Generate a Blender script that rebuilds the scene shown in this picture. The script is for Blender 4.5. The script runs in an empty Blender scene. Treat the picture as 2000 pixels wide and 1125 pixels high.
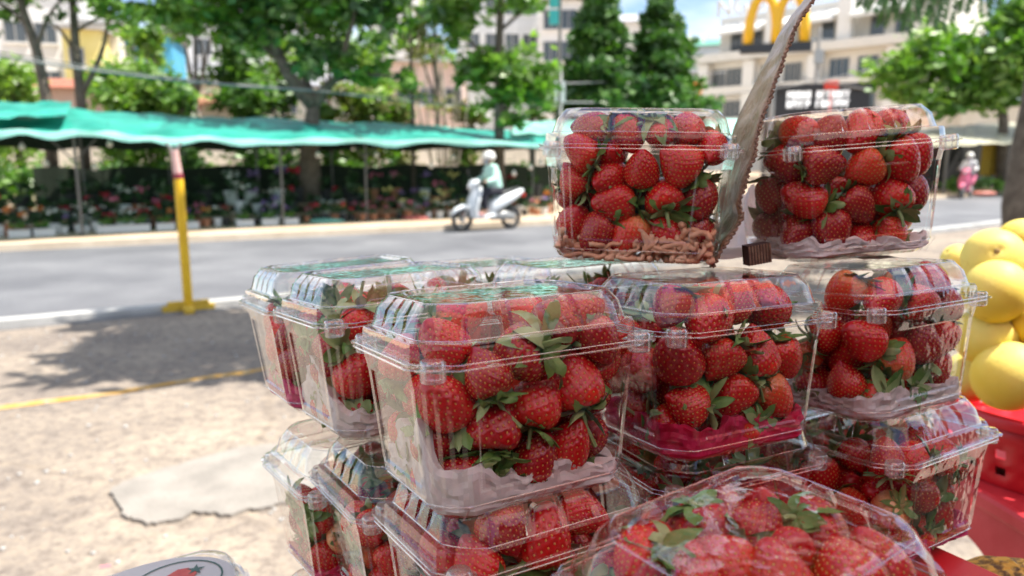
import bpy, bmesh, math, random
import numpy as np
from mathutils import Vector, Matrix, Euler
R_ = math.radians
rnd = random.Random(7)
nr = np.random.RandomState(11)
sc = bpy.context.scene
COL = sc.collection

# ------------------------------------------------------------------ camera
CAMZ = 1.6
PITCH = R_(10.2)
FPX = 1450.0                      # focal length in pixels of a 2000 px wide frame
cam_d = bpy.data.cameras.new('camera')
cam = bpy.data.objects.new('camera', cam_d)
COL.objects.link(cam)
cam.location = (0, 0, CAMZ)
cam.rotation_euler = (math.pi/2 - PITCH, 0, 0)
cam_d.sensor_width = 36
cam_d.lens = 36*FPX/2000
cam_d.clip_start = 0.02
cam_d.clip_end = 2000
cam_d.dof.use_dof = True
cam_d.dof.focus_distance = 0.47
cam_d.dof.aperture_fstop = 7.5
sc.camera = cam

# ------------------------------------------------------------------ world, sun, exposure
SUN = Vector((0.46, -0.04, 0.88)).normalized()
elev = math.asin(SUN.z)
azim = math.atan2(SUN.x, SUN.y)   # clockwise from +Y
w = bpy.data.worlds.new('World'); sc.world = w; w.use_nodes = True
nt = w.node_tree; nt.nodes.clear()
out = nt.nodes.new('ShaderNodeOutputWorld')
bg = nt.nodes.new('ShaderNodeBackground'); bg.inputs['Strength'].default_value = 0.10
sky = nt.nodes.new('ShaderNodeTexSky'); sky.sky_type = 'NISHITA'; sky.sun_disc = False
sky.sun_elevation = elev; sky.sun_rotation = azim
sky.altitude = 1400; sky.air_density = 1.0; sky.dust_density = 1.2; sky.ozone_density = 1.3
tc = nt.nodes.new('ShaderNodeTexCoord')
mp = nt.nodes.new('ShaderNodeMapping'); mp.inputs['Scale'].default_value = (1.0, 1.0, 2.6)
nz = nt.nodes.new('ShaderNodeTexNoise'); nz.inputs['Scale'].default_value = 2.6; nz.inputs['Detail'].default_value = 7
rp = nt.nodes.new('ShaderNodeValToRGB')
rp.color_ramp.elements[0].position = 0.44; rp.color_ramp.elements[1].position = 0.62
mx = nt.nodes.new('ShaderNodeMix'); mx.data_type = 'RGBA'
mx.inputs['B'].default_value = (7.6, 7.9, 8.4, 1)
nt.links.new(tc.outputs['Generated'], mp.inputs['Vector']); nt.links.new(mp.outputs['Vector'], nz.inputs['Vector'])
nt.links.new(nz.outputs['Fac'], rp.inputs['Fac']); nt.links.new(rp.outputs['Color'], mx.inputs['Factor'])
nt.links.new(sky.outputs['Color'], mx.inputs['A']); nt.links.new(mx.outputs['Result'], bg.inputs['Color'])
nt.links.new(bg.outputs['Background'], out.inputs['Surface'])
sun_d = bpy.data.lights.new('sun', 'SUN'); sun_d.energy = 4.8; sun_d.angle = R_(0.55); sun_d.color = (1.0, 0.95, 0.87)
sun = bpy.data.objects.new('sun', sun_d); COL.objects.link(sun)
sun.rotation_euler = SUN.to_track_quat('Z', 'Y').to_euler()
sun.location = (3, 0, 20)
sc.view_settings.view_transform = 'Standard'
sc.view_settings.look = 'None'
sc.view_settings.exposure = 1.12
sc.view_settings.gamma = 1.0
sc.view_settings.use_curve_mapping = False
cy = sc.cycles
cy.max_bounces = 9; cy.diffuse_bounces = 3; cy.glossy_bounces = 5; cy.transmission_bounces = 4
cy.transparent_max_bounces = 48
cy.caustics_reflective = False; cy.caustics_refractive = False
cy.sample_clamp_indirect = 6.0
cy.use_denoising = True

# ------------------------------------------------------------------ helpers
def ray(px, py):
    x = (px-1000)/FPX; v = (562.5-py)/FPX
    return Vector((x, math.cos(PITCH)+v*math.sin(PITCH), -math.sin(PITCH)+v*math.cos(PITCH)))
def at(px, py, Y):
    "point of the place seen at that pixel, Y metres ahead"
    d = ray(px, py); return Vector((0, 0, CAMZ)) + d*(Y/d.y)
def ground(px, py, z=0.0):
    d = ray(px, py); return Vector((0, 0, CAMZ)) + d*((z-CAMZ)/d.z)

def tag(o, label=None, cat=None, group=None, kind=None):
    if label: o['label'] = label
    if cat: o['category'] = cat
    if group: o['group'] = group
    if kind: o['kind'] = kind
    return o
def empty(name, loc=(0, 0, 0), rz=0.0, label=None, cat=None, group=None):
    o = bpy.data.objects.new(name, None); COL.objects.link(o)
    o.empty_display_size = .05
    o.location = loc; o.rotation_euler = (0, 0, rz)
    return tag(o, label, cat, group)
def link(name, me, parent=None, mw=None):
    o = bpy.data.objects.new(name, me); COL.objects.link(o)
    if parent is not None: o.parent = parent
    if mw is not None: o.matrix_basis = mw
    return o
def copy_tree(o, parent=None):
    c = o.copy(); COL.objects.link(c)
    if parent is not None: c.parent = parent
    for ch in list(o.children): copy_tree(ch, c)
    return c

class MB:
    "collects shapes; build() links them as one mesh object"
    def __init__(s): s.v = []; s.f = []; s.m = []; s.n = 0
    def add(s, V, F, mi=0):
        V = np.asarray(V, dtype=float)
        k = s.n; s.v.append(V); s.n += len(V)
        s.f.extend([tuple(int(i)+k for i in f) for f in F]); s.m.extend([mi]*len(F))
        return s
    def box(s, x0, x1, y0, y1, z0, z1, mi=0, M=None):
        V = np.array([(x, y, z) for z in (z0, z1) for y in (y0, y1) for x in (x0, x1)], float)
        if M is not None: V = np.array([M @ Vector(p) for p in V])
        return s.add(V, [(0, 2, 3, 1), (4, 5, 7, 6), (0, 1, 5, 4), (2, 6, 7, 3), (0, 4, 6, 2), (1, 3, 7, 5)], mi)
    def tube(s, pts, rad, seg=8, mi=0, caps=True, closed=False):
        pts = [Vector(p) for p in pts]; n = len(pts)
        rad = [rad]*n if not hasattr(rad, '__len__') else rad
        V = []; up = None
        for i, p in enumerate(pts):
            if closed: t = pts[(i+1) % n]-pts[i-1]
            else: t = pts[min(i+1, n-1)]-pts[max(i-1, 0)]
            if t.length < 1e-9: t = Vector((0, 0, 1))
            t.normalize()
            if up is None:
                up = Vector((0, 0, 1)) if abs(t.z) < .9 else Vector((1, 0, 0))
            a = up - t*up.dot(t)
            if a.length < 1e-6: a = t.orthogonal()
            a.normalize(); b = t.cross(a); up = a
            for k in range(seg):
                th = 2*math.pi*k/seg
                V.append(p + (a*math.cos(th)+b*math.sin(th))*rad[i])
        F = []
        for i in range(n if closed else n-1):
            j = (i+1) % n
            for k in range(seg):
                l = (k+1) % seg
                F.append((i*seg+k, i*seg+l, j*seg+l, j*seg+k))
        if caps and not closed:
            F.append(tuple(range(seg))[::-1]); F.append(tuple((n-1)*seg+k for k in range(seg)))
        return s.add([tuple(p) for p in V], F, mi)
    def sphere(s, c, r, nu=12, nv=8, mi=0, sc3=(1, 1, 1), M=None):
        V = []; F = []
        for j in range(nv+1):
            ph = math.pi*j/nv
            for i in range(nu):
                th = 2*math.pi*i/nu
                p = Vector((r*sc3[0]*math.sin(ph)*math.cos(th), r*sc3[1]*math.sin(ph)*math.sin(th), r*sc3[2]*math.cos(ph)))
                if M is not None: p = M @ p
                V.append(tuple(p+Vector(c)))
        for j in range(nv):
            for i in range(nu):
                k = (i+1) % nu
                F.append((j*nu+i, (j+1)*nu+i, (j+1)*nu+k, j*nu+k))
        return s.add(V, F, mi)
    def lathe(s, prof, seg=20, mi=0, c=(0, 0, 0), cap=True):
        V = []; F = []; n = len(prof)
        for r, z in prof:
            for k in range(seg):
                th = 2*math.pi*k/seg; V.append((c[0]+r*math.cos(th), c[1]+r*math.sin(th), c[2]+z))
        for i in range(n-1):
            for k in range(seg):
                l = (k+1) % seg; F.append((i*seg+k, i*seg+l, (i+1)*seg+l, (i+1)*seg+k))
        if cap:
            F.append(tuple(range(seg))[::-1]); F.append(tuple((n-1)*seg+k for k in range(seg)))
        return s.add(V, F, mi)
    def mesh(s, name, mats, smooth=None):
        me = bpy.data.meshes.new(name)
        V = np.concatenate(s.v) if s.v else np.zeros((0, 3))
        me.from_pydata([tuple(p) for p in V], [], s.f)
        for m in (mats if isinstance(mats, (list, tuple)) else [mats]): me.materials.append(m)
        if len(set(s.m)) > 1 or (s.m and s.m[0]): me.polygons.foreach_set('material_index', s.m)
        if smooth is not None:
            me.polygons.foreach_set('use_smooth', [True]*len(s.f))
            if smooth < 179: me.set_sharp_from_angle(angle=R_(smooth))
        me.update(); return me
    def build(s, name, mats, parent=None, smooth=None):
        return link(name, s.mesh(name, mats, smooth), parent)

def bevel(me, w, seg=2):
    bm = bmesh.new(); bm.from_mesh(me)
    bmesh.ops.bevel(bm, geom=[e for e in bm.edges if len(e.link_faces) == 2 and e.calc_face_angle(0) > .5], offset=w, segments=seg, affect='EDGES', profile=.5)
    bm.to_mesh(me); bm.free(); return me

# ------------------------------------------------------------------ materials
def mat(name, color=(.5, .5, .5), rough=.6, metal=0, spec=.5, **kw):
    m = bpy.data.materials.new(name); m.use_nodes = True
    p = m.node_tree.nodes['Principled BSDF']
    p.inputs['Base Color'].default_value = (*color, 1); p.inputs['Roughness'].default_value = rough
    p.inputs['Metallic'].default_value = metal; p.inputs['Specular IOR Level'].default_value = spec
    for k, v in kw.items(): p.inputs[k].default_value = v
    return m
class NT:
    def __init__(s, m): s.t = m.node_tree; s.p = s.t.nodes.get('Principled BSDF')
    def n(s, typ, **kw):
        x = s.t.nodes.new('ShaderNode'+typ)
        for k, v in kw.items():
            if k in x.inputs.keys(): x.inputs[k].default_value = v
            else: setattr(x, k, v)
        return x
    def l(s, a, b): s.t.links.new(a, b)
    def coord(s, kind='Object', scale=None):
        c = s.n('TexCoord').outputs[kind]
        if scale:
            m = s.n('Mapping'); m.inputs['Scale'].default_value = scale; s.l(c, m.inputs['Vector']); return m.outputs[0]
        return c
    def noise(s, scale, detail=4, rough=.55, vec=None):
        x = s.n('TexNoise'); x.inputs['Scale'].default_value = scale; x.inputs['Detail'].default_value = detail; x.inputs['Roughness'].default_value = rough
        s.l(vec if vec is not None else s.coord(), x.inputs['Vector']); return x.outputs['Fac']
    def ramp(s, fac, stops):
        r = s.n('ValToRGB'); e = r.color_ramp.elements
        while len(e) < len(stops): e.new(.5)
        for i, (pos, c) in enumerate(stops):
            e[i].position = pos; e[i].color = (*c, 1) if len(c) == 3 else c
        s.l(fac, r.inputs['Fac']); return r.outputs['Color']
    def mix(s, a, b, fac, mode='MIX'):
        x = s.n('Mix'); x.data_type = 'RGBA'; x.blend_type = mode
        for nm, v in (('A', a), ('B', b), ('Factor', fac)):
            if isinstance(v, (int, float)): x.inputs[nm].default_value = v if nm == 'Factor' else (v, v, v, 1)
            elif isinstance(v, tuple): x.inputs[nm].default_value = (*v, 1)
            else: s.l(v, x.inputs[nm])
        return x.outputs['Result']
    def bump(s, h, strength=.3, dist=.01):
        b = s.n('Bump'); b.inputs['Strength'].default_value = strength; b.inputs['Distance'].default_value = dist
        s.l(h, b.inputs['Height'])
        if s.p: s.l(b.outputs[0], s.p.inputs['Normal'])
        return b.outputs[0]
def mottled(name, c1, c2, scale=5, rough=.7, bump=.2, bscale=None, bdist=.01, detail=5, spec=.4, lo=.35, hi=.65):
    m = mat(name, c1, rough, spec=spec); t = NT(m)
    t.l(t.ramp(t.noise(scale, detail), [(lo, c1), (hi, c2)]), t.p.inputs['Base Color'])
    if bump: t.bump(t.noise(bscale or scale*4, 5), bump, bdist)
    return m
M_ = {}
M_['white'] = mottled('white_paint', (.74, .73, .70), (.8, .79, .77), 2, .7, .05)
M_['cream'] = mottled('cream_render', (.62, .57, .46), (.7, .66, .56), .6, .8, .1)
M_['palewall'] = mottled('pale_render', (.66, .66, .64), (.76, .76, .75), .5, .8, .1)
M_['yellow_wall'] = mottled('yellow_render', (.66, .58, .2), (.74, .66, .3), .5, .8, .1)
M_['blue_wall'] = mottled('blue_render', (.06, .30, .5), (.1, .38, .56), .5, .8, .1)
M_['pink_wall'] = mottled('pink_render', (.62, .47, .40), (.7, .56, .5), .5, .8, .1)
M_['grey'] = mottled('grey_concrete', (.32, .31, .29), (.42, .41, .39), 1.5, .85, .2)
M_['darkglass'] = mat('window_glass', (.06, .075, .085), .08, spec=.7)
M_['frame'] = mat('window_frame', (.35, .35, .34), .5)
M_['redtile'] = mottled('red_roof_tile', (.30, .10, .06), (.38, .16, .10), 6, .8, .4, 20, .03)
M_['greyroof'] = mottled('grey_roof_metal', (.34, .34, .38), (.42, .42, .45), 1, .5, .1)
M_['greenroof'] = mottled('green_roof_metal', (.10, .30, .22), (.14, .38, .28), 1, .5, .1)
M_['bark'] = mottled('bark', (.09, .07, .055), (.17, .14, .11), 6, .9, .6, 24, .03)
M_['palebark'] = mottled('pale_bark', (.26, .22, .17), (.38, .33, .26), 6, .9, .5, 24, .03)
M_['metalgrey'] = mat('grey_metal', (.35, .35, .34), .45, metal=.6)
M_['black'] = mat('black_plastic', (.02, .02, .022), .4)
M_['rubber'] = mat('tyre_rubber', (.03, .03, .03), .8)
M_['charcoal'] = mat('charcoal_panel', (.028, .032, .04), .5)
def leafmat(name, c1, c2, tr=.35):
    m = bpy.data.materials.new(name); m.use_nodes = True; t = NT(m); t.t.nodes.remove(t.p); t.p = None
    o = t.t.nodes['Material Output']
    g = t.n('NewGeometry')
    col = t.ramp(g.outputs['Random Per Island'], [(0, c1), (1, c2)])
    d = t.n('BsdfDiffuse'); tl = t.n('BsdfTranslucent'); gl = t.n('BsdfGlossy'); gl.inputs['Roughness'].default_value = .45
    t.l(col, d.inputs['Color'])
    t.l(t.mix(col, (1.0, 1.25, .35), 1.0, 'MULTIPLY'), tl.inputs['Color'])
    a = t.n('MixShader'); a.inputs[0].default_value = tr; t.l(d.outputs[0], a.inputs[1]); t.l(tl.outputs[0], a.inputs[2])
    b = t.n('MixShader'); b.inputs[0].default_value = .06; t.l(a.outputs[0], b.inputs[1]); t.l(gl.outputs[0], b.inputs[2])
    t.l(b.outputs[0], o.inputs['Surface']); return m
M_['leaf'] = leafmat('leaf_green', (.07, .18, .025), (.20, .37, .055), .42)
M_['leafdark'] = leafmat('leaf_dark', (.03, .09, .022), (.08, .18, .035), .32)
M_['leaflight'] = leafmat('leaf_light', (.17, .31, .045), (.34, .48, .10), .45)
M_['conifer'] = leafmat('leaf_conifer', (.04, .12, .025), (.12, .24, .04), .3)
M_['leafdry'] = leafmat('leaf_dry', (.16, .17, .06), (.30, .28, .12), .35)
# ------------------------------------------------------------------ clear plastic
def plastic(name, base=.024, haze=.001, rough=.02, tint=(.985, .99, .985), bump=.12, hazecol=(.8, .8, .8)):
    m = bpy.data.materials.new(name); m.use_nodes = True; t = NT(m); t.t.nodes.remove(t.p); t.p = None
    o = t.t.nodes['Material Output']
    lw = t.n('LayerWeight'); lw.inputs['Blend'].default_value = .5
    pw = t.n('Math', operation='POWER'); t.l(lw.outputs['Facing'], pw.inputs[0]); pw.inputs[1].default_value = 2.8
    ma = t.n('Math', operation='MULTIPLY_ADD'); t.l(pw.outputs[0], ma.inputs[0]); ma.inputs[1].default_value = .88; ma.inputs[2].default_value = base
    tr = t.n('BsdfTransparent'); tr.inputs['Color'].default_value = (*tint, 1)
    gl = t.n('BsdfGlossy'); gl.inputs['Roughness'].default_value = rough; gl.inputs['Color'].default_value = (1, 1, 1, 1)
    bn = t.bump(t.noise(55, 2), bump, .004); t.l(bn, gl.inputs['Normal'])
    df = t.n('BsdfDiffuse'); df.inputs['Color'].default_value = (*hazecol, 1)
    tl = t.n('BsdfTranslucent'); tl.inputs['Color'].default_value = (*hazecol, 1)
    dm = t.n('MixShader'); dm.inputs[0].default_value = .5; t.l(df.outputs[0], dm.inputs[1]); t.l(tl.outputs[0], dm.inputs[2])
    a = t.n('MixShader'); a.inputs[0].default_value = haze; t.l(tr.outputs[0], a.inputs[1]); t.l(dm.outputs[0], a.inputs[2])
    b = t.n('MixShader'); t.l(ma.outputs[0], b.inputs[0]); t.l(a.outputs[0], b.inputs[1]); t.l(gl.outputs[0], b.inputs[2])
    t.l(b.outputs[0], o.inputs['Surface']); return m
M_['plastic'] = plastic('clear_plastic')
M_['plastic_lid'] = plastic('clear_plastic_lid', .045, .005, .03, bump=.12)
M_['plastic_edge'] = plastic('clear_plastic_edge', .16, .10, .08, bump=0)

L_, W_, HT, HL = .150, .120, .0895, .031
CH = .021
TS = [0, .07, .085] + [x for c in (.27, .5, .73) for x in (c-.032, c-.022, c+.022, c+.032)] + [.915, .93, 1]
CS = [i/8 for i in range(1, 8)]
def outline():
    "perimeter as (kind, side, t)"
    o = []
    for s in range(4):
        o += [('S', s, t) for t in TS]; o += [('C', s, t) for t in CS]
    return o
OUT = outline()
def ring(d, z, panel=0, notch=0, flute=0):
    a, b = L_/2-d, W_/2-d; c = CH-.35*max(d, 0)
    cor = [((-a+c, -b), (a-c, -b)), ((a, -b+c), (a, b-c)), ((a-c, b), (-a+c, b)), ((-a, b-c), (-a, -b+c))]
    nor = [(0, -1), (1, 0), (0, 1), (-1, 0)]
    V = []
    for kind, s, t in OUT:
        zz = z
        if kind == 'S':
            (x0, y0), (x1, y1) = cor[s]; n = nor[s]; e = 0
            if panel and .08 < t < .92: e -= panel
            if notch:
                for cc in (.27, .5, .73):
                    if abs(t-cc) < .025: e -= notch; zz = z-notch*.7
            V.append((x0+(x1-x0)*t+n[0]*e, y0+(y1-y0)*t+n[1]*e, zz))
        else:
            x0, y0 = cor[s][1]; x1, y1 = cor[(s+1) % 4][0]
            n = Vector((nor[s][0]+nor[(s+1) % 4][0], nor[s][1]+nor[(s+1) % 4][1])).normalized()
            e = .0022*math.sin(math.pi*t) - (flute if int(round(t*8)) % 2 else 0)
            V.append((x0+(x1-x0)*t+n.x*e, y0+(y1-y0)*t+n.y*e, zz))
    return V
def loft(mb, rings, mi=0, cap0=False, cap1=False):
    n = len(OUT); V = [p for r in rings for p in r]; F = []
    for i in range(len(rings)-1):
        for k in range(n):
            l = (k+1) % n; F.append((i*n+k, i*n+l, (i+1)*n+l, (i+1)*n+k))
    if cap0: F.append(tuple(range(n))[::-1])
    if cap1: F.append(tuple((len(rings)-1)*n+k for k in range(n)))
    mb.add(V, F, mi)
def inset_at(z):
    if z < -.078: return .0095
    if z < 0: return .0095+(z+.078)/.078*(.001-.0095)
    if z < .012: return .001
    return .006+(z-.012)*.25
# tub
tb = MB()
loft(tb, [ring(.0205, -.0895), ring(.0180, -.0890), ring(.0105, -.0805), ring(.0093, -.078), ring(.0086, -.072, 0, 0, .0008), ring(.0083, -.0705, .0014, 0, .0016),
          ring(.0030, -.0155, .0014, 0, .0016), ring(.0028, -.014, 0, 0, .0008), ring(.0012, -.006), ring(.0004, -.001), ring(.0002, 0), ring(-.0038, 0), ring(-.0042, -.0012)], 0, True)
for s, (ax, ln) in enumerate((('x', L_), ('y', W_), ('x', L_), ('y', W_))):
    sg = -1 if s in (0, 3) else 1
    for k in range(15):
        f = -.36+.72*k/14; q = f*ln*.9
        lo, hi = .0185, .0092
        if ax == 'x': p0, p1 = (q, sg*(W_/2-lo), -.0890), (q, sg*(W_/2-hi), -.0788)
        else: p0, p1 = (sg*(L_/2-lo), q, -.0890), (sg*(L_/2-hi), q, -.0788)
        tb.tube([p0, p1], .0008, 5)
TUB = tb.mesh('tub', M_['plastic'], 28)
# lid
ld = MB()
loft(ld, [ring(-.0042, .0028), ring(-.0040, .0016), ring(.0004, .0016), ring(.0010, .0105), ring(.0016, .0118), ring(.0052, .0122), ring(.0060, .0135),
          ring(.0088, .0235, 0, .0028), ring(.0142, .0302, 0, .0028), ring(.0158, .0310, 0, .0024), ring(.0215, .0310), ring(.0228, .0296)], 0, False, True)
LID = ld.mesh('lid', M_['plastic_lid'], 28)
rm = MB()
for d, z, r in ((-.0042, -.0006, .0005), (-.0042, .0024, .0003), (.0056, .0126, .00035), (.0148, .0308, .00032), (.0098, -.0792, .0005)):
    rm.tube(ring(d, z), r, 5, closed=True, caps=False)
RIM = rm.mesh('rim', M_['plastic_edge'], 60)
lt = MB()
lt.lathe([(.0052, -.0075), (.0064, -.0068), (.0068, .0035), (.0060, .0046), (.0030, .0048)], 18)
lt.lathe([(.0096, -.0006), (.0098, .0006), (.0060, .0010)], 18, cap=False)
for k in range(10):
    th = 2*math.pi*k/10; lt.tube([(.0069*math.cos(th), .0069*math.sin(th), -.006), (.0069*math.cos(th), .0069*math.sin(th), .003)], .0004, 4)
LATCH = lt.mesh('latch', M_['plastic_edge'], 40)
def make_container(loc, yaw, rx, ry, label):
    e = empty('clamshell_container', (0, 0, 0), 0, label, 'plastic container', 'clear strawberry containers stacked on the stall')
    e.matrix_basis = pose(loc, yaw, rx, ry)
    link('tub', TUB, e); l = link('lid', LID, e); link('rim', RIM, e)
    for sx in (-1, 1):
        for sy in (-1, 1): link('latch', LATCH, e, Matrix.Translation((sx*(L_/2-.0075), sy*(W_/2-.0075), 0)))
    return e
def pose(loc, yaw, rx, ry):
    return Matrix.Translation((loc[0], loc[1], CAMZ+loc[2])) @ Matrix.Rotation(R_(yaw), 4, 'Z') @ Matrix.Rotation(R_(ry), 4, 'Y') @ Matrix.Rotation(R_(rx), 4, 'X')

# ------------------------------------------------------------------ strawberries
def berrymat():
    m = mat('strawberry_skin', (.5, .02, .02), .22, spec=.6); t = NT(m)
    t.p.inputs['Subsurface Weight'].default_value = .12
    t.p.inputs['Subsurface Radius'].default_value = (1, .25, .12); t.p.inputs['Subsurface Scale'].default_value = .003
    oi = t.n('ObjectInfo')
    sp = t.n('SeparateXYZ'); t.l(t.coord(), sp.inputs[0])
    mr = t.n('MapRange'); mr.inputs['From Min'].default_value = -.02; mr.inputs['From Max'].default_value = .021; t.l(sp.outputs['Z'], mr.inputs['Value'])
    nn = t.noise(70, 3)
    ad = t.n('Math', operation='MULTIPLY_ADD'); t.l(nn, ad.inputs[0]); ad.inputs[1].default_value = .5; t.l(mr.outputs[0], ad.inputs[2])
    grad = t.ramp(ad.outputs[0], [(.3, (.46, .006, .010)), (.95, (.58, .010, .010)), (1.0, (.62, .03, .015))])
    orange = t.ramp(ad.outputs[0], [(.35, (.60, .02, .012)), (.72, (.68, .04, .015)), (.9, (.70, .08, .025)), (1.0, (.74, .22, .08))])
    dark = t.ramp(ad.outputs[0], [(.3, (.27, .003, .010)), (1.0, (.40, .008, .012))])
    r1 = t.n('Math', operation='GREATER_THAN'); t.l(oi.outputs['Random'], r1.inputs[0]); r1.inputs[1].default_value = .92
    r2 = t.n('Math', operation='LESS_THAN'); t.l(oi.outputs['Random'], r2.inputs[0]); r2.inputs[1].default_value = .38
    c = t.mix(grad, orange, r1.outputs[0]); c = t.mix(c, dark, r2.outputs[0])
    r3 = t.n('Math', operation='GREATER_THAN'); t.l(oi.outputs['Random'], r3.inputs[0]); r3.inputs[1].default_value = .985
    c = t.mix(c, t.ramp(ad.outputs[0], [(.4, (.62, .03, .015)), (.7, (.74, .12, .04)), (1.0, (.80, .45, .20))]), r3.outputs[0])
    t.l(c, t.p.inputs['Base Color'])
    t.bump(t.noise(420, 3), .12, .001)
    return m
M_['berry'] = berrymat()
M_['seed'] = mat('strawberry_seed', (.66, .38, .08), .45)
def greenmat(name, c1, c2):
    m = mottled(name, c1, c2, 90, .5, .25, 300, .001); t = NT(m)
    t.p.inputs['Subsurface Weight'].default_value = .0
    return m
M_['calyx'] = greenmat('calyx_green', (.075, .18, .03), (.15, .28, .07))
M_['calyx_pale'] = greenmat('calyx_pale', (.20, .31, .11), (.30, .40, .18))
BR = .0152
def berry_mesh(i, nu, nv, nseed, seeds=True):
    rs = np.random.RandomState(50+i)
    H = BR*(2.0+.62*rs.rand()); sh = .52+.36*rs.rand(); lob = rs.rand(3)*.075; ph = rs.rand(3)*6.28
    def rad(t):
        t = np.asarray(t, float)
        a = np.sqrt(np.clip(1-((.30-t)/.30)**2, 0, 1))**.9
        b = np.cos(np.clip((t-.30)/.70, 0, 1)*np.pi/2)**sh
        return BR*np.where(t < .30, a, b)
    def P(t, th):
        r = rad(t)*(1+lob[0]*np.cos(2*th+ph[0])+lob[1]*np.cos(3*th+ph[1])*.6)
        z = H*(.46-t)-.003*np.clip(1-rad(t)/(BR*.7), 0, 1)*(t < .3)
        x = r*np.cos(th)+.0015*np.sin(t*3+ph[2]); y = r*np.sin(th)
        return np.stack([x, y, z+0*x], -1)
    tt = np.linspace(0, 1, 400); cum = np.concatenate([[0], np.cumsum((rad(tt[1:])+rad(tt[:-1])))]); cum /= cum[-1]
    tv = .5-.5*np.cos(np.linspace(0, np.pi, nv+1)); T, TH = np.meshgrid(tv, np.arange(nu)*2*np.pi/nu, indexing='ij')
    V = P(T.ravel(), TH.ravel())
    k = np.arange(nseed)+.5
    ts = np.interp(k/nseed*.95+.035, cum, tt); ths = k*2.39996
    S = P(ts, ths)
    c = np.array([0, 0, 0.0]); Nv = V-np.array([0, 0, 0])*1.0
    Nv = V/np.array([1, 1, 1.7]); Nv /= np.linalg.norm(Nv, axis=1, keepdims=True)+1e-9
    if nseed and seeds:
        D = np.linalg.norm(V[:, None]-S[None], axis=2).min(1)
        V = V-Nv*(.00100*np.exp(-(D/.0012)**2))[:, None]+Nv*(.0003)
    F = []
    for a in range(nv):
        for b in range(nu):
            c2 = (b+1) % nu; F.append((a*nu+b, (a+1)*nu+b, (a+1)*nu+c2, a*nu+c2))
    mb = MB(); mb.add(V, F, 0)
    if seeds:
        Sn = S/np.array([1, 1, 1.7]); Sn /= np.linalg.norm(Sn, axis=1, keepdims=True)
        for p, n in zip(S, Sn):
            n = Vector(n); p = Vector(p)-n*.00042
            u = (Vector((0, 0, 1))-n*n.z); u = u.normalized() if u.length > .05 else n.orthogonal().normalized(); v = n.cross(u)
            vs = [p+u*.00110, p+v*.00070, p-u*.00095, p-v*.00070, p+n*.00060, p-n*.0003]
            mb.add([tuple(q) for q in vs], [(0, 1, 4), (1, 2, 4), (2, 3, 4), (3, 0, 4), (1, 0, 5), (2, 1, 5), (3, 2, 5), (0, 3, 5)], 1)
    me = mb.mesh('strawberry', [M_['berry'], M_['seed']], 180)
    return me, H
BERRY = [berry_mesh(i, 84, 52, 150+12*i) for i in range(6)]
BERRY_LO = [berry_mesh(i, 22, 14, 60, False) for i in range(3)]
def calyx_mesh(i, lo=False):
    rs = random.Random(90+i); mb = MB(); n = rs.choice([10, 11, 12, 13]) if not lo else 6
    for k in range(n):
        th = 2*math.pi*k/n+rs.uniform(-.25, .25); ln = rs.uniform(.013, .021); wd = rs.uniform(.0028, .0044)
        el = rs.uniform(-.45, .55) if i % 2 == 0 else rs.uniform(-.7, -.1); curl = rs.uniform(-2.0, 1.0) if i != 3 else rs.uniform(.2, 1.0)
        pts = []; p = Vector((.0015*math.cos(th), .0015*math.sin(th), .0012)); e = el+.25; st = 5 if not lo else 2
        tw = rs.uniform(-.4, .4); V = []
        for j in range(st+1):
            f = j/st; wj = wd*math.sin(math.pi*min(1, f*.86+.14))**.75*(1 if j < st else .05)
            sd = Vector((-math.sin(th), math.cos(th), 0))*math.cos(tw*f)+Vector((0, 0, 1))*math.sin(tw*f)
            V += [tuple(p-sd*wj/1+Vector((0, 0, .0008*math.sin(f*3)))), tuple(p-Vector((0, 0, .0007))), tuple(p+sd*wj/1+Vector((0, 0, .0008*math.sin(f*3))))]
            e += curl/st*.9
            p = p+Vector((math.cos(th)*math.cos(e), math.sin(th)*math.cos(e), math.sin(e)))*(ln/st)
        F = []
        for j in range(st): F += [(j*3, j*3+1, j*3+4, j*3+3), (j*3+1, j*3+2, j*3+5, j*3+4)]
        mb.add(V, F, rs.choice([0, 0, 1]))
    sl = rs.choice([.005, .012, .02]); b = rs.uniform(-.006, .006)
    mb.tube([(0, 0, 0), (b*.3, 0, sl*.5), (b, b*.4, sl)], [.0016, .0011, .0012], 6 if not lo else 4, 1)
    return mb.mesh('calyx', [M_['calyx'], M_['calyx_pale']], 60)
CALYX = [calyx_mesh(i) for i in range(6)]
CALYX_LO = calyx_mesh(7, True)

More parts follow.
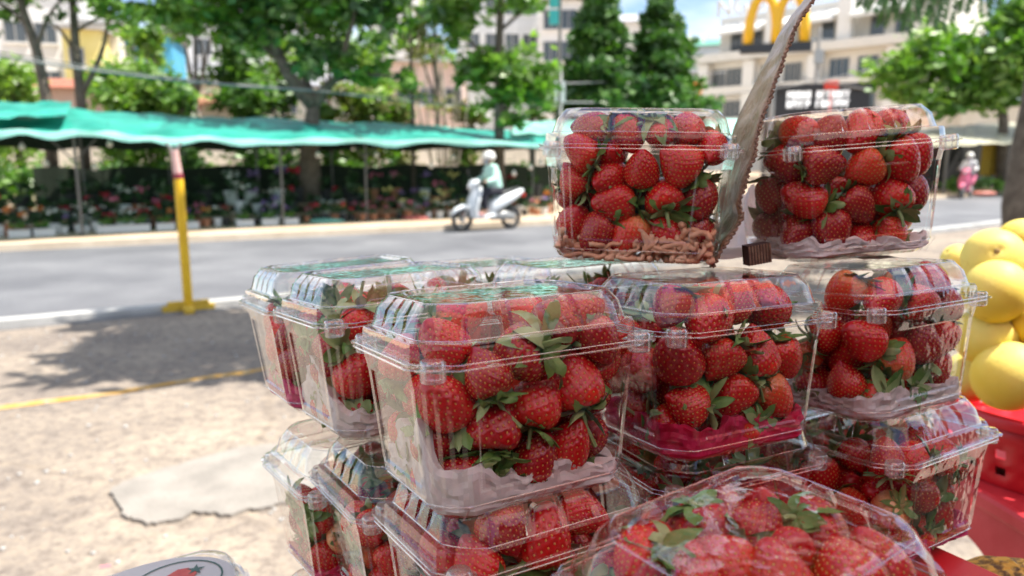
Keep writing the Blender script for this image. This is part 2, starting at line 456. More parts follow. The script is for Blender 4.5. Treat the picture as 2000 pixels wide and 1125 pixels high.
def pack(M, pins, nfill, seed, fill_top=.024):
    "settle strawberries in a container: pins are (px, py, image angle of the tip, scale); returns [(centre, axis, scale, pinned)] in the container frame"
    rs = np.random.RandomState(seed); Mi = M.inverted(); camp = Mi @ Vector((0, 0, CAMZ))
    C = []; A = []; S = []; W = []
    right = Vector((1, 0, 0)); down = Vector((0, -math.sin(PITCH), -math.cos(PITCH))); fw = Vector((0, math.cos(PITCH), -math.sin(PITCH)))
    for pin in pins:
        px, py, ang, s = pin[:4]; fwc = pin[4] if len(pin) > 4 else rs.uniform(-.35, .25)
        r = .0154*s; d = (Mi.to_3x3() @ ray(px, py)).normalized(); best = None
        for k in range(300):
            p = camp+d*(.2+.0025*k); ii = inset_at(p.z)+r+.001
            if abs(p.x) < L_/2-ii and abs(p.y) < W_/2-ii and -.085+r < p.z < fill_top-r*.95: best = p; break
        if best is None:
            q = min(((max(abs(p.x)-(L_/2-.02), 0)+max(abs(p.y)-(W_/2-.02), 0)+max(p.z-.008, 0)+max(-.065-p.z, 0)), k) for k, p in ((k, camp+d*(.2+.0025*k)) for k in range(300)))
            p = camp+d*(.2+.0025*q[1]); best = Vector((max(-L_/2+.02, min(L_/2-.02, p.x)), max(-W_/2+.02, min(W_/2-.02, p.y)), max(-.065, min(.008, p.z))))
        tip = right*math.cos(R_(ang))+down*math.sin(R_(ang))+fw*fwc
        ax = -(Mi.to_3x3() @ tip).normalized()
        C.append(best); A.append(ax); S.append(s); W.append(.012)
    for k in range(nfill):
        C.append(Vector((rs.uniform(-.045, .045), rs.uniform(-.032, .032), -.05+.10*k/nfill+.03*rs.rand())))
        v = rs.normal(size=3); A.append(Vector(v/np.linalg.norm(v))); S.append(rs.uniform(.80, 1.14)); W.append(1.)
    n = len(C); C = np.array([tuple(c) for c in C]); A = np.array([tuple(a) for a in A]); S = np.array(S); W = np.array(W)
    rr = np.stack([.0145*S, .0098*S], 1).ravel(); ww = np.repeat(W, 2)
    P = np.stack([C+A*(.0030*S)[:, None], C-A*(.0125*S)[:, None]], 1).reshape(-1, 3); P0 = P.copy(); ln = .0155*S
    iu, ju = np.triu_indices(2*n, 1); keep = (iu//2) != (ju//2); iu, ju = iu[keep], ju[keep]
    for it in range(170):
        if it < 130: P[:, 2] -= .0010*(ww > .5)
        P += (P0-P)*(.45*(ww < .5))[:, None]
        for sub in range(3):
            d = P[iu]-P[ju]; L = np.linalg.norm(d, axis=1)+1e-9; ov = rr[iu]+rr[ju]-.0012-L; k = ov > 0
            a, b = iu[k], ju[k]; dd = d[k]/L[k][:, None]*(ov[k]*.5)[:, None]; wi, wj = ww[a], ww[b]; t = (wi+wj)/2
            np.add.at(P, a, dd*(wi/t)[:, None]*.8); np.add.at(P, b, -dd*(wj/t)[:, None]*.8)
            Q = P.reshape(n, 2, 3); d = Q[:, 0]-Q[:, 1]; L = np.linalg.norm(d, axis=1)+1e-9; c = d/L[:, None]*((L-ln)*.5)[:, None]
            Q[:, 0] -= c; Q[:, 1] += c; P = Q.reshape(-1, 3)
            P[:, 2] = np.clip(P[:, 2], -.0865+rr, fill_top-rr+.003)
            ins = np.where(P[:, 2] < 0, .0095+(np.clip(P[:, 2], -.078, 0)+.078)/.078*(-.0085), np.where(P[:, 2] < .004, .002, .009))
            hx = L_/2-ins-rr-.0030; hy = W_/2-ins-rr-.0030
            P[:, 0] = np.clip(P[:, 0], -hx, hx); P[:, 1] = np.clip(P[:, 1], -hy, hy)
            ex = np.abs(P[:, 0])+np.abs(P[:, 1])-(hx+hy-.015); k = ex > 0
            P[k, 0] -= np.sign(P[k, 0])*ex[k]*.5; P[k, 1] -= np.sign(P[k, 1])*ex[k]*.5
    Q = P.reshape(n, 2, 3); out = []
    for i in range(n):
        ax = Vector(Q[i, 0]-Q[i, 1]).normalized(); c = Vector(Q[i, 0])-ax*.0030*S[i]
        out.append((c, ax, float(S[i]), i < len(pins)))
    return out
# ------------------------------------------------------------------ the stack of containers
# key: (location relative to the eye, yaw, tilt x, tilt y, label, short phrase)
BOX = {
 'R': ((.075, .675, -.243), 29, 0, 0, 'clear box of berries in the dark gap behind the lower tier, left', 'rear lower box'),
 'T': ((.405, .808, -.248), 30, 0, 0, 'clear box of berries behind the lower right box, seen through its lid', 'box behind lower right'),
 'S': ((.250, .728, -.243), 29, 0, 0, 'clear box of berries in the dark gap behind the lower tier, right', 'rear right lower box'),
 'A': ((.106, .632, .003), -9, -1.5, 1.0, 'clear box of strawberries on salmon shredded packing, upper tier left of the cardboard', 'upper left box'),
 'B': ((.277, .650, .004), 9, -2.6, -4.2, 'clear box of strawberries at the upper right, beside the cardboard, lid tilting up', 'upper right box'),
 'C': ((-.008, .446, -.113), 29.7, -4.5, .5, 'large clear box of strawberries in front, lined with crumpled white paper', 'front paper-lined box'),
 'D': ((.140, .532, -.117), 27, -4, .8, 'clear box of strawberries standing on a magenta foam net, middle tier centre', 'box on magenta net'),
 'E': ((.303, .618, -.121), 29.9, -5, .1, 'clear box of strawberries on white paper nearest the yellow fruits, middle tier', 'box by yellow fruits'),
 'F': ((-.098, .583, -.121), 35, -4, 0, 'clear box with pale left side just behind the front box', 'box behind front box'),
 'G': ((-.158, .668, -.128), 33, -3.6, -1.7, 'leftmost clear box of the middle tier with a red strawberry at its corner', 'leftmost middle box'),
 'H': ((-.035, .740, -.138), 30, -3, 0, 'clear box of which only the lid shows, furthest back in the middle tier', 'rearmost middle box'),
 'Q': ((.060, .668, -.126), 30, -3, 0, 'clear box directly under the upper left box, behind the front box', 'box beneath upper left box'),
 'I': ((.003, .440, -.226), 31, -4, 1.0, 'clear box right under the large front box, dark bands across its lid edge', 'box under front box'),
 'J': ((-.066, .545, -.243), 33, -2, -2, 'clear box in the lower tier at the left with a pale side', 'lower left pale box'),
 'K': ((-.126, .615, -.262), 36, -2, 0, 'clear box at the left edge of the lower tier with magenta base', 'left edge lower box'),
 'L': ((-.118, .570, -.378), 38, 0, 0, 'lowest clear box at the left bottom of the stack, only its lid end showing', 'lowest left box'),
 'M': ((.148, .548, -.228), 26, -1, 0, 'clear box under the magenta net, blue and purple glints on its lid edge', 'box under magenta net'),
 'N': ((.316, .602, -.234), 31.5, -4, .5, 'clear box at the lower right in front of the red basket', 'lower right box'),
 'O': ((.108, .300, -.191), 37, 1, 0, 'nearest clear box in the bottom foreground with berries heaped under its lid', 'nearest bottom box'),
 'P': ((-.274, .516, -.360), 34, 0, 0, 'dull grey clear box with printed strawberry label at the bottom left', 'labelled box'),
}
PINS = {
 'A': [(1192, 327, 110, 1.0), (1256, 320, 270, .95), (1316, 302, 200, 1.15), (1302, 384, 275, 1.05), (1199, 402, 170, 1.0), (1227, 469, 120, 1.0), (1306, 462, 60, 1.05),
       (1156, 441, 150, 1.0), (1114, 341, 250, .95), (1100, 444, 260, .95), (1380, 391, 80, .95), (1377, 470, 100, .95), (1156, 250, 200, .95), (1231, 245, 160, .95), (1285, 245, 20, .95),
       (1340, 243, 10, .95), (1213, 277, 130, .95), (1130, 285, 200, .9), (1384, 285, 30, .9)],
 'B': [(1568, 252, 280, .95), (1618, 250, 300, 1.0), (1686, 255, 170, 1.05), (1753, 252, 250, 1.1), (1603, 304, 10, 1.05), (1689, 312, 120, 1.05), (1770, 306, 100, 1.1), (1822, 305, 80, .95),
       (1537, 318, 60, 1.0), (1632, 462, 90, 1.0), (1671, 405, 30, 1.0), (1742, 455, 250, 1.0), (1767, 375, 230, 1.1), (1824, 365, 90, .95), (1560, 380, 200, 1.0), (1550, 462, 160, .95), (1506, 380, 90, .95)],
 'C': [(835, 664, 182, .92), (1030, 690, 158, 1.15), (1041, 782, 285, 1.05, .25), (966, 812, 262, 1.08, .05), (1053, 898, 305, .88), (1113, 864, 300, .90), (1186, 832, 258, 1.0),
       (963, 735, 230, .95), (1105, 640, 185, 1.0), (1015, 608, 200, 1.05), (897, 622, 330, .98), (1150, 722, 235, 1.05, -.2), (1236, 698, 240, .9), (1242, 765, 60, .95), (1187, 668, 90, .88),
       (872, 790, 215, 1.0), (905, 932, 190, .82), (748, 775, 240, .95), (795, 830, 90, .95), (1124, 590, 20, .9), (1230, 588, 140, 1.0), (775, 700, 300, .8)],
 'D': [(1378, 562, 170, 1.0), (1440, 588, 200, .95), (1380, 622, 100, 1.1), (1540, 598, 185, 1.15), (1308, 612, 190, .9), (1328, 702, 250, 1.1), (1456, 552, 0, .9), (1480, 690, 260, 1.0),
       (1560, 700, 90, 1.0), (1342, 790, 200, 1.0), (1430, 770, 120, 1.0), (1520, 770, 40, 1.0)],
 'E': [(1681, 662, 200, 1.05), (1640, 575, 150, .95), (1735, 585, 160, 1.0), (1800, 590, 10, .95), (1651, 741, 250, 1.0), (1752, 552, 30, 1.0), (1812, 553, 40, .95), (1872, 585, 60, .95), (1800, 670, 250, 1.0), (1850, 720, 90, 1.0)],
 'O': [(1275, 1050, 240, 1.05), (1366, 1062, 60, 1.0), (1408, 1003, 265, .92), (1478, 1022, 262, 1.22), (1600, 1034, 20, 1.15), (1645, 1092, 250, 1.05), (1560, 1100, 280, .9), (1498, 1112, 285, .95),
       (1420, 1112, 200, .9), (1352, 1118, 280, .9), (1700, 1070, 240, 1.0), (1225, 1090, 120, .95)],
 'I': [(980, 1065, 30, 1.0), (1054, 1050, 300, 1.15), (807, 1040, 210, 1.0), (868, 1085, 200, 1.0), (1140, 1010, 20, .95), (930, 1110, 240, 1.0)],
 'N': [(1845, 1005, 250, 1.05), (1790, 960, 200, 1.0), (1870, 930, 200, .95), (1900, 980, 90, .95), (1740, 905, 260, .9), (1830, 890, 200, 1.0)],
 'G': [(508, 632, 150, 1.0)],
}
NFILL = {'A': 17, 'B': 19, 'C': 20, 'D': 24, 'E': 26, 'F': 38, 'G': 38, 'H': 38, 'Q': 38, 'I': 27, 'J': 34, 'K': 34, 'L': 22, 'M': 26, 'N': 28, 'O': 25, 'P': 3, 'R': 36, 'S': 36, 'T': 36}
MAT = {}
boxes = {}
for k, (loc, yaw, rx, ry, lab, ph) in BOX.items():
    boxes[k] = make_container(loc, yaw, rx, ry, lab); MAT[k] = pose(loc, yaw, rx, ry)

berries = []
for i, k in enumerate(BOX):
    if k == 'P': continue
    for c, ax, s, pin in pack(MAT[k], PINS.get(k, []), int(NFILL[k]*1.22), 100+i, .026):
        berries.append([k, MAT[k] @ c, (MAT[k].to_3x3() @ ax).normalized(), s, pin])
camv = Vector((0, 0, CAMZ)); fwv = Vector((0, math.cos(PITCH), -math.sin(PITCH))); upv = Vector((0, math.sin(PITCH), math.cos(PITCH)))
BP = np.array([tuple(b[1]-camv) for b in berries]); BS = np.array([b[3] for b in berries])*.0152
def score_all():
    dep = BP @ np.array(fwv); res = []
    for i in range(len(BP)):
        vis = 0; n = 0
        for ox, oy in ((0, 0), (.6, 0), (-.6, 0), (0, .6), (0, -.6), (.45, .45), (-.45, .45), (.45, -.45), (-.45, -.45)):
            q = BP[i]+np.array([ox, 0, 0])*BS[i]+np.array(upv)*oy*BS[i]; n += 1
            w_ = q@np.array(fwv); px = 1000+FPX*q[0]/w_; py = 562.5-FPX*(q@np.array(upv))/w_
            if not (-20 < px < 2020 and -20 < py < 1145): continue
            L = np.linalg.norm(q); d = q/L; tpar = BP@d; per = np.linalg.norm(BP-tpar[:, None]*d, axis=1)
            blk = (per < BS*.95) & (tpar < L-.006); blk[i] = False
            if not blk.any(): vis += 1
        res.append(vis/n*(FPX*BS[i]/dep[i])**2)
    return np.array(res)
SCORE = score_all()
order = np.argsort(-SCORE); NIND = 292
indiv = [int(i) for i in order[:NIND] if SCORE[i] > 0]; indset = set(indiv)
def berry_matrix(c, ax, s, roll):
    q = ax.to_track_quat('Z', 'Y').to_matrix().to_4x4()
    return Matrix.Translation(c) @ q @ Matrix.Rotation(roll, 4, 'Z') @ Matrix.Scale(s, 4)
# words for the labels
uplab = {}
byk = {}
for i in indiv: byk.setdefault(berries[i][0], []).append(i)
def pxy(v):
    q = v-camv; w_ = q.dot(fwv); return 1000+FPX*q.x/w_, 562.5-FPX*q.dot(upv)/w_
ORD = ['first', 'second', 'third', 'fourth', 'fifth', 'sixth', 'seventh', 'eighth', 'ninth', 'tenth', 'eleventh', 'twelfth', 'thirteenth']
for k, lst in byk.items():
    pts = {i: pxy(berries[i][1]) for i in lst}
    lst.sort(key=lambda i: berries[i][1].z)
    rows = 4 if len(lst) > 16 else 3 if len(lst) > 8 else 2 if len(lst) > 3 else 1
    names = {4: ['bottom row', 'third row', 'second row', 'top row'], 3: ['bottom row', 'middle row', 'top row'], 2: ['lower row', 'upper row'], 1: ['only row']}[rows]
    for r in range(rows):
        a = lst[len(lst)*r//rows:len(lst)*(r+1)//rows]; a.sort(key=lambda i: pts[i][0])
        for j, i in enumerate(a):
            ax = berries[i][2]; tip = -ax; dn = tip.dot(upv); rt = tip.x
            o = 'tip up' if dn > .6 else 'tip down' if dn < -.6 else 'tip right' if rt > .5 else 'tip left' if rt < -.5 else ('cap towards viewer' if tip.dot(fwv) > 0 else 'tip towards viewer')
            pos = 'leftmost' if j == 0 else 'rightmost' if j == len(a)-1 and j > 0 else ORD[j]+' from left'
            uplab[i] = f'red strawberry, {o}, {pos} in {names[r]}, {BOX[k][5]}'
fill = MB()
def keep_in(V, Cm):
    "leaves press flat against the inside of the plastic instead of passing through it"
    Ci = np.array(Cm.inverted()); P = V @ Ci[:3, :3].T+Ci[:3, 3]
    P[:, 2] = np.clip(P[:, 2], -.086, .0275)
    ins = np.where(P[:, 2] < 0, .0095+(np.clip(P[:, 2], -.078, 0)+.078)/.078*(-.0085), np.where(P[:, 2] < .012, .0015, .0065+(P[:, 2]-.012)*.35))+.0030
    hx = L_/2-ins; hy = W_/2-ins
    P[:, 0] = np.clip(P[:, 0], -hx, hx); P[:, 1] = np.clip(P[:, 1], -hy, hy)
    ex = np.maximum(0, np.abs(P[:, 0])+np.abs(P[:, 1])-(hx+hy-CH))/2
    P[:, 0] -= np.sign(P[:, 0])*ex; P[:, 1] -= np.sign(P[:, 1])*ex
    Cn = np.array(Cm); return P @ Cn[:3, :3].T+Cn[:3, 3]
def fitted(me, T, Cm):
    V = np.empty(len(me.vertices)*3); me.vertices.foreach_get('co', V); V = V.reshape(-1, 3); Tn = np.array(T)
    Wd = V @ Tn[:3, :3].T+Tn[:3, 3]; K = keep_in(Wd.copy(), Cm)
    if np.abs(K-Wd).max() < 2e-4: return me
    Ti = np.array(T.inverted()); m2 = me.copy(); m2.vertices.foreach_set('co', (K @ Ti[:3, :3].T+Ti[:3, 3]).ravel()); m2.update(); return m2
for i, (k, c, ax, s, pin) in enumerate(berries):
    roll = rnd.uniform(0, 6.28); Mx = berry_matrix(c, ax, s, roll)
    Cm = MAT[k]; Ci = np.array(Cm.inverted())
    if i in indset:
        me, H = BERRY[i % 6]
        b = link('strawberry', me, None, Mx)
        tag(b, uplab[i], 'strawberry', 'strawberries packed in the clear boxes')
        To = Matrix.Translation((0, 0, H*.46-.0022)) @ Matrix.Scale(rnd.uniform(.95, 1.4), 4)
        link('calyx', fitted(CALYX[(i*5+3) % 6], Mx @ To, Cm), b, To)
    else:
        for me, off, mi in ((BERRY_LO[i % 3][0], Matrix.Identity(4), 0), (CALYX_LO, Matrix.Translation((0, 0, .0148)), 2)):
            T = Mx @ off
            V = np.empty(len(me.vertices)*3); me.vertices.foreach_get('co', V); V = V.reshape(-1, 3)
            V = V @ np.array(T.to_3x3()).T+np.array(T.translation)
            if mi == 2: V = keep_in(V, Cm)
            fill.add(V, [tuple(p.vertices) for p in me.polygons], mi)
fo = fill.build('strawberry_filling', [M_['berry'], M_['seed'], M_['calyx']], None, 180)
tag(fo, 'further strawberries filling the boxes behind and below those that show', 'strawberries', None, 'stuff')

# ------------------------------------------------------------------ linings
def fabric(name, c1, c2, rough=.8, scale=60, tr=.25, bump=.4):
    m = bpy.data.materials.new(name); m.use_nodes = True; t = NT(m); p = t.p; o = t.t.nodes['Material Output']
    col = t.ramp(t.noise(scale, 4), [(.35, c1), (.65, c2)]); t.l(col, p.inputs['Base Color']); p.inputs['Roughness'].default_value = rough
    t.bump(t.noise(scale*2.2, 5), bump, .002)
    tl = t.n('BsdfTranslucent'); t.l(col, tl.inputs['Color']); a = t.n('MixShader'); a.inputs[0].default_value = tr
    t.l(p.outputs[0], a.inputs[1]); t.l(tl.outputs[0], a.inputs[2]); t.l(a.outputs[0], o.inputs['Surface']); return m
M_['paper'] = fabric('white_paper', (.80, .78, .78), (.86, .85, .85), .8, 26, .3, 1.0)
M_['magenta'] = fabric('magenta_net', (.62, .006, .07), (.86, .04, .20), .45, 60, .4, 1.0)
M_['salmon'] = fabric('salmon_packing', (.78, .42, .25), (.86, .58, .40), .6, 90)
M_['pinkpaper'] = fabric('pink_paper', (.62, .04, .16), (.72, .10, .26))
def liner(k, h, mt, name, label, cat, amp=.008, seed=0, flap=None):
    rs = np.random.RandomState(seed+5); n = 160; ph = rs.rand(8)*6.28; V = []; F = []; lv = 9
    th = np.linspace(0, 2*np.pi, n, endpoint=False)
    hh = h+amp*(np.sin(2*th+ph[0])+.7*np.sin(5*th+ph[1])+.5*np.sin(11*th+ph[2])+.3*np.sin(23*th+ph[3]))
    if flap:
        for (a0, wd, up) in flap: hh += up*np.exp(-((np.angle(np.exp(1j*(th-a0))))/wd)**2)
    hh = np.clip(hh, .004, .07)
    per = np.array(ring(0, 0)); pth = np.arctan2(per[:, 1]*L_/W_, per[:, 0]); od = np.argsort(pth)
    rad = np.interp(th, np.concatenate([pth[od]-2*np.pi, pth[od], pth[od]+2*np.pi])+0, np.tile(np.hypot(per[od, 0], per[od, 1]), 3))
    cx = np.cos(th)/1.0; sy = np.sin(th)*W_/L_; nn = np.hypot(cx, sy)
    G_ = rs.normal(size=(7, 42))*.0013; G_[0] *= .3
    def crum(f, t): a = f*5.999; i0 = int(a); b = (t/(2*math.pi)*42) % 42; j0 = int(b); fa, fb = a-i0, b-j0; return (G_[i0, j0 % 42]*(1-fa)+G_[i0+1, j0 % 42]*fa)*(1-fb)+(G_[i0, (j0+1) % 42]*(1-fa)+G_[i0+1, (j0+1) % 42]*fa)*fb
    hh += np.interp(th, np.linspace(0, 2*np.pi, 64), rs.normal(size=64)*.0012)
    for j in range(lv):
        f = j/(lv-1)
        for i in range(n):
            z = -.0855+hh[i]*f; ii = inset_at(z)+.0016 if j else .014
            wr = .0017*(np.sin(31*th[i]+ph[4]+f*5)+np.sin(17*th[i]+ph[5]-f*9))*(.4+.6*f)+.004*f*f*(.5+.5*np.sin(9*th[i]+ph[6]))
            r = rad[i]-ii*1.1-abs(wr*.5)-abs(crum(f, th[i]))*1.6; V.append((cx[i]/nn[i]*r, sy[i]/nn[i]*r, z))
    # fold back inwards over the berries
    for i in range(n):
        r = rad[i]-inset_at(-.07)-.012-.004*np.sin(13*th[i]); z = -.0855+hh[i]*.93+.0015*np.sin(29*th[i]); V.append((cx[i]/nn[i]*r, sy[i]/nn[i]*r, z))
    for j in range(lv):
        for i in range(n):
            l = (i+1) % n; F.append((j*n+i, j*n+l, (j+1)*n+l, (j+1)*n+i))
    for q in range(5):
        rr = .8-.2*q
        for i in range(n):
            a, b = V[i][0]*rr, V[i][1]*rr; V.append((a, b, -.0855+.0012*math.sin(a*400+b*170)))
    base = (lv+1)*n
    for q in range(5):
        for i in range(n):
            l = (i+1) % n; A_ = i if q == 0 else base+(q-1)*n+i; B_ = l if q == 0 else base+(q-1)*n+l
            F.append((A_, base+q*n+i, base+q*n+l, B_))
    mb = MB(); mb.add(V, F); o = mb.build(name, mt, None, 12); o.matrix_basis = MAT[k].copy()
    return tag(o, label, cat)
liner('C', .016, M_['paper'], 'paper_lining', 'crumpled white paper lining the bottom of the large front box', 'paper', .004, 1, [(math.pi, .50, .034), (-2.65, .10, .018), (-2.2, .12, .012)])
liner('B', .012, M_['paper'], 'paper_lining', 'white paper under the berries in the upper right box', 'paper', .003, 2)
liner('E', .017, M_['paper'], 'paper_lining', 'white paper showing along the bottom of the box by the yellow fruits', 'paper', .003, 3)
liner('D', .020, M_['magenta'], 'foam_net', 'magenta foam net padding in the bottom of the middle box', 'net', .003, 4)
liner('F', .014, M_['paper'], 'paper_lining', 'pale paper rising up the left side of the box behind the front box', 'paper', .004, 5, [(math.pi, .5, .045)])
liner('K', .012, M_['magenta'], 'foam_net', 'magenta foam net in the box at the left edge of the lower tier', 'net', .003, 6)
liner('N', .010, M_['pinkpaper'], 'paper_lining', 'pink paper in the bottom of the lower right box', 'paper', .003, 7)
liner('G', .014, M_['pinkpaper'], 'paper_lining', 'pink paper in the leftmost box of the middle tier', 'paper', .004, 8, [(math.pi, .5, .02)])
# shredded packing in the upper left box
sp = MB(); rs = random.Random(5)
for k in range(230):
    z = -.085+rs.random()**1.6*.022; sd = rs.choice([0, 0, 0, 3, 1, 2]); f = rs.uniform(-.9, .9); ii = inset_at(z)+.004+rs.random()*.014
    x, y = ((L_/2-.022)*f, -(W_/2-ii)) if sd == 0 else ((L_/2-ii), (W_/2-.02)*f) if sd == 1 else ((L_/2-.022)*f, (W_/2-ii)) if sd == 2 else (-(L_/2-ii), (W_/2-.02)*f)
    p = Vector((x, y, z)); d = Vector((rs.uniform(-1, 1), rs.uniform(-1, 1), rs.uniform(-.5, .5))).normalized(); pts = []
    for j in range(8):
        pts.append(tuple(p)); d = (d+Vector((rs.uniform(-1, 1), rs.uniform(-1, 1), rs.uniform(-.8, .8)))*.75).normalized(); p = p+d*.0034
        p = Vector((max(-L_/2+.014, min(L_/2-.014, p.x)), max(-W_/2+.013, min(W_/2-.013, p.y)), max(-.086, min(-.058, p.z))))
    sp.tube(pts, rs.uniform(.0018, .0029), 7)
o = sp.build('shredded_packing', M_['salmon'], None, 180); o.matrix_basis = MAT['A'].copy()
tag(o, 'salmon shredded foam packing under the berries in the upper left box', 'packing', None, 'stuff')

# printed label on box P
def flat(name, pts, z, m, parent):
    mb = MB(); mb.add([(x, y, z) for x, y in pts], [tuple(range(len(pts)))]); return mb.build(name, m, parent)
def ell(cx, cy, a, b, rot=0, n=28, p=2):
    c, s = math.cos(rot), math.sin(rot); o = []
    for i in range(n):
        t = 2*math.pi*i/n; x, y = a*math.cos(t), b*math.sin(t); o.append((cx+x*c-y*s, cy+x*s+y*c))
    return o
M_['print_grey'] = mat('label_grey', (.52, .54, .50), .35); M_['print_red'] = mottled('label_red', (.46, .04, .03), (.62, .12, .08), 60, .35, 0)
M_['print_green'] = mat('label_green', (.03, .10, .07), .35)
lb = empty('printed_label', (0, 0, 0), 0, 'grey printed label with a green oval and red strawberries on the bottom left box', 'label')
lb.matrix_basis = MAT['P'].copy()
zz = .0318
flat('label_sheet', ell(0, 0, .060, .046), zz, M_['print_grey'], lb)
rg = MB(); o1 = ell(.018, .004, .034, .030); o2 = ell(.018, .004, .0325, .0285)
V = [(x, y, zz+.0006) for x, y in o1]+[(x, y, zz+.0006) for x, y in o2]; nn_ = len(o1)
rg.add(V, [(i, (i+1) % nn_, nn_+(i+1) % nn_, nn_+i) for i in range(nn_)]); rg.build('oval_line', M_['print_green'], lb)
def berryprint(cx, cy, a, rot):
    flat('printed_strawberry', [(cx+a*(x*math.cos(rot)-y*math.sin(rot)), cy+a*(x*math.sin(rot)+y*math.cos(rot))) for x, y in [(1, 0), (.8, .5), (.3, .75), (-.4, .55), (-1, .1), (-1.15, -.05), (-.9, -.2), (-.3, -.6), (.4, -.75), (.85, -.45)]], zz+.0007, M_['print_red'], lb)
    st = [];
    for i in range(10):
        r = (.55 if i % 2 == 0 else .2)*a; t = i*math.pi/5; st.append((cx+a*1.0*math.cos(rot)+r*math.cos(t), cy+a*1.0*math.sin(rot)+r*math.sin(t)))
    flat('printed_leaves', st, zz+.0010, M_['print_green'], lb)
berryprint(.020, .010, .014, .25); berryprint(-.016, .004, .012, .5); berryprint(.004, -.018, .012, -.3)

# ------------------------------------------------------------------ stall table, riser and what stands round the stack
M_['red_plastic'] = mat('red_plastic', (.52, .012, .02), .35, spec=.5)
M_['red_plastic_old'] = mottled('red_plastic_worn', (.46, .02, .03), (.56, .05, .06), 14, .42, .08)
M_['wood'] = mottled('stall_board', (.30, .21, .13), (.42, .31, .20), 9, .7, .2)
t = empty('stall_table', (0, 0, 0), 0, 'wooden stall table carrying the stack of strawberry boxes', 'table')
tz = CAMZ-.468
Mr = Matrix.Translation((.02, .40, 0)) @ Matrix.Rotation(R_(30), 4, 'Z')
mb = MB(); mb.box(-.52, .62, -.40, .34, tz-.03, tz, 0, Mr); link('tabletop', bevel(mb.mesh('tabletop', M_['wood']), .004), t)
for x in (-.48, .58):
    for y in (-.36, .30):
        mb = MB(); mb.box(x-.025, x+.025, y-.025, y+.025, 0, tz-.03, 0, Mr); mb.build('leg', M_['wood'], t)
mb = MB(); Mk = Matrix.Translation((.13, .44, 0)) @ Matrix.Rotation(R_(30), 4, 'Z')
mb.box(-.20, .27, -.155, .12, tz, CAMZ-.325, 0, Mk); mb.box(.02, .27, .1205, .33, tz, CAMZ-.325, 0, Mk)
o = link('upturned_crate', bevel(mb.mesh('upturned_crate', M_['red_plastic']), .006))
tag(o, 'red plastic crate raising the lower tier of boxes, hidden under the stack', 'crate')

# cardboard sheet between the two upper boxes
RE = [(1592, -40), (1588, 0), (1565, 28), (1545, 68), (1531, 107), (1513, 156), (1494, 210), (1480, 249), (1471, 302), (1453, 355), (1441, 400), (1447, 425), (1436, 447), (1418, 470), (1388, 522)]
LE = [(1582, -40), (1570, 0), (1542, 35), (1520, 68), (1502, 107), (1477, 156), (1450, 210), (1433, 249), (1420, 302), (1408, 355), (1400, 400), (1396, 425), (1390, 447), (1384, 470), (1372, 515)]
m = mottled('cardboard', (.25, .165, .09), (.42, .30, .18), 22, .45, 1.0, 38, .012, spec=.5); t_ = NT(m); m.node_tree.nodes['Principled BSDF'].inputs['Coat Weight'].default_value = .2; m.node_tree.nodes['Principled BSDF'].inputs['Coat Roughness'].default_value = .12
M_['cardboard'] = m; M_['cardboard_edge'] = mottled('cardboard_edge', (.16, .10, .07), (.32, .22, .15), 160, .85, .6, 300, .002)
cb = empty('cardboard_sheet', (0, 0, 0), 0, 'brown cardboard sheet in shiny film leaning upright between the two upper boxes', 'cardboard')
NR = []; NL = []
def resample(pl, n):
    d = [0]
    for a, b in zip(pl, pl[1:]): d.append(d[-1]+math.hypot(b[0]-a[0], b[1]-a[1]))
    o = []
    for i in range(n):
        s = d[-1]*i/(n-1)
        for j in range(len(pl)-1):
            if s <= d[j+1]+1e-6:
                f = (s-d[j])/(d[j+1]-d[j]+1e-9); o.append((pl[j][0]+(pl[j+1][0]-pl[j][0])*f, pl[j][1]+(pl[j+1][1]-pl[j][1])*f)); break
    return o
NS = 70
RR = [at(x, y, .585) for x, y in resample(RE, NS)]; LL = [at(x, y, .70) for x, y in resample(LE, NS)]
mb = MB(); V = []; F = []; cols = 9; th = .0022
for i in range(NS):
    for j in range(cols):
        f = j/(cols-1); p = RR[i].lerp(LL[i], f); p = p+Vector((.7, .5, .1))*(.0026*math.sin(i*.35+f*5)*math.sin(math.pi*f)+.0018*math.sin(i*.8-f*9)*math.sin(math.pi*f)); V.append(tuple(p))
for i in range(NS):
    for j in range(cols): p = Vector(V[i*cols+j]); V.append(tuple(p+Vector((.8, .55, 0)).normalized()*th))
N0 = NS*cols
for i in range(NS-1):
    for j in range(cols-1):
        a = i*cols+j; F.append((a, a+1, a+cols+1, a+cols)); F.append((N0+a, N0+a+cols, N0+a+cols+1, N0+a+1))
for i in range(NS-1):
    a = i*cols; F.append((a, a+cols, N0+a+cols, N0+a)); a += cols-1; F.append((a, N0+a, N0+a+cols, a+cols))
mb.add(V, F); mb.build('board', M_['cardboard'], cb, 180)
mb = MB(); pts = []
for i in range(NS*3):
    f = i/(NS*3-1)*(NS-1); a = int(f); a = min(a, NS-2); p = RR[a].lerp(RR[a+1], f-a)+Vector((.0012, .0004, 0))
    pts.append(p+Vector((.0010*math.sin(i*1.7)+.0006*math.sin(i*.31), -.0008, .0006*math.sin(i*2.3))))
mb.tube([tuple(p) for p in pts], [.0009+.0004*abs(math.sin(i*.9)) for i in range(len(pts))], 6)
mb.build('torn_edge', M_['cardboard_edge'], cb, 60)
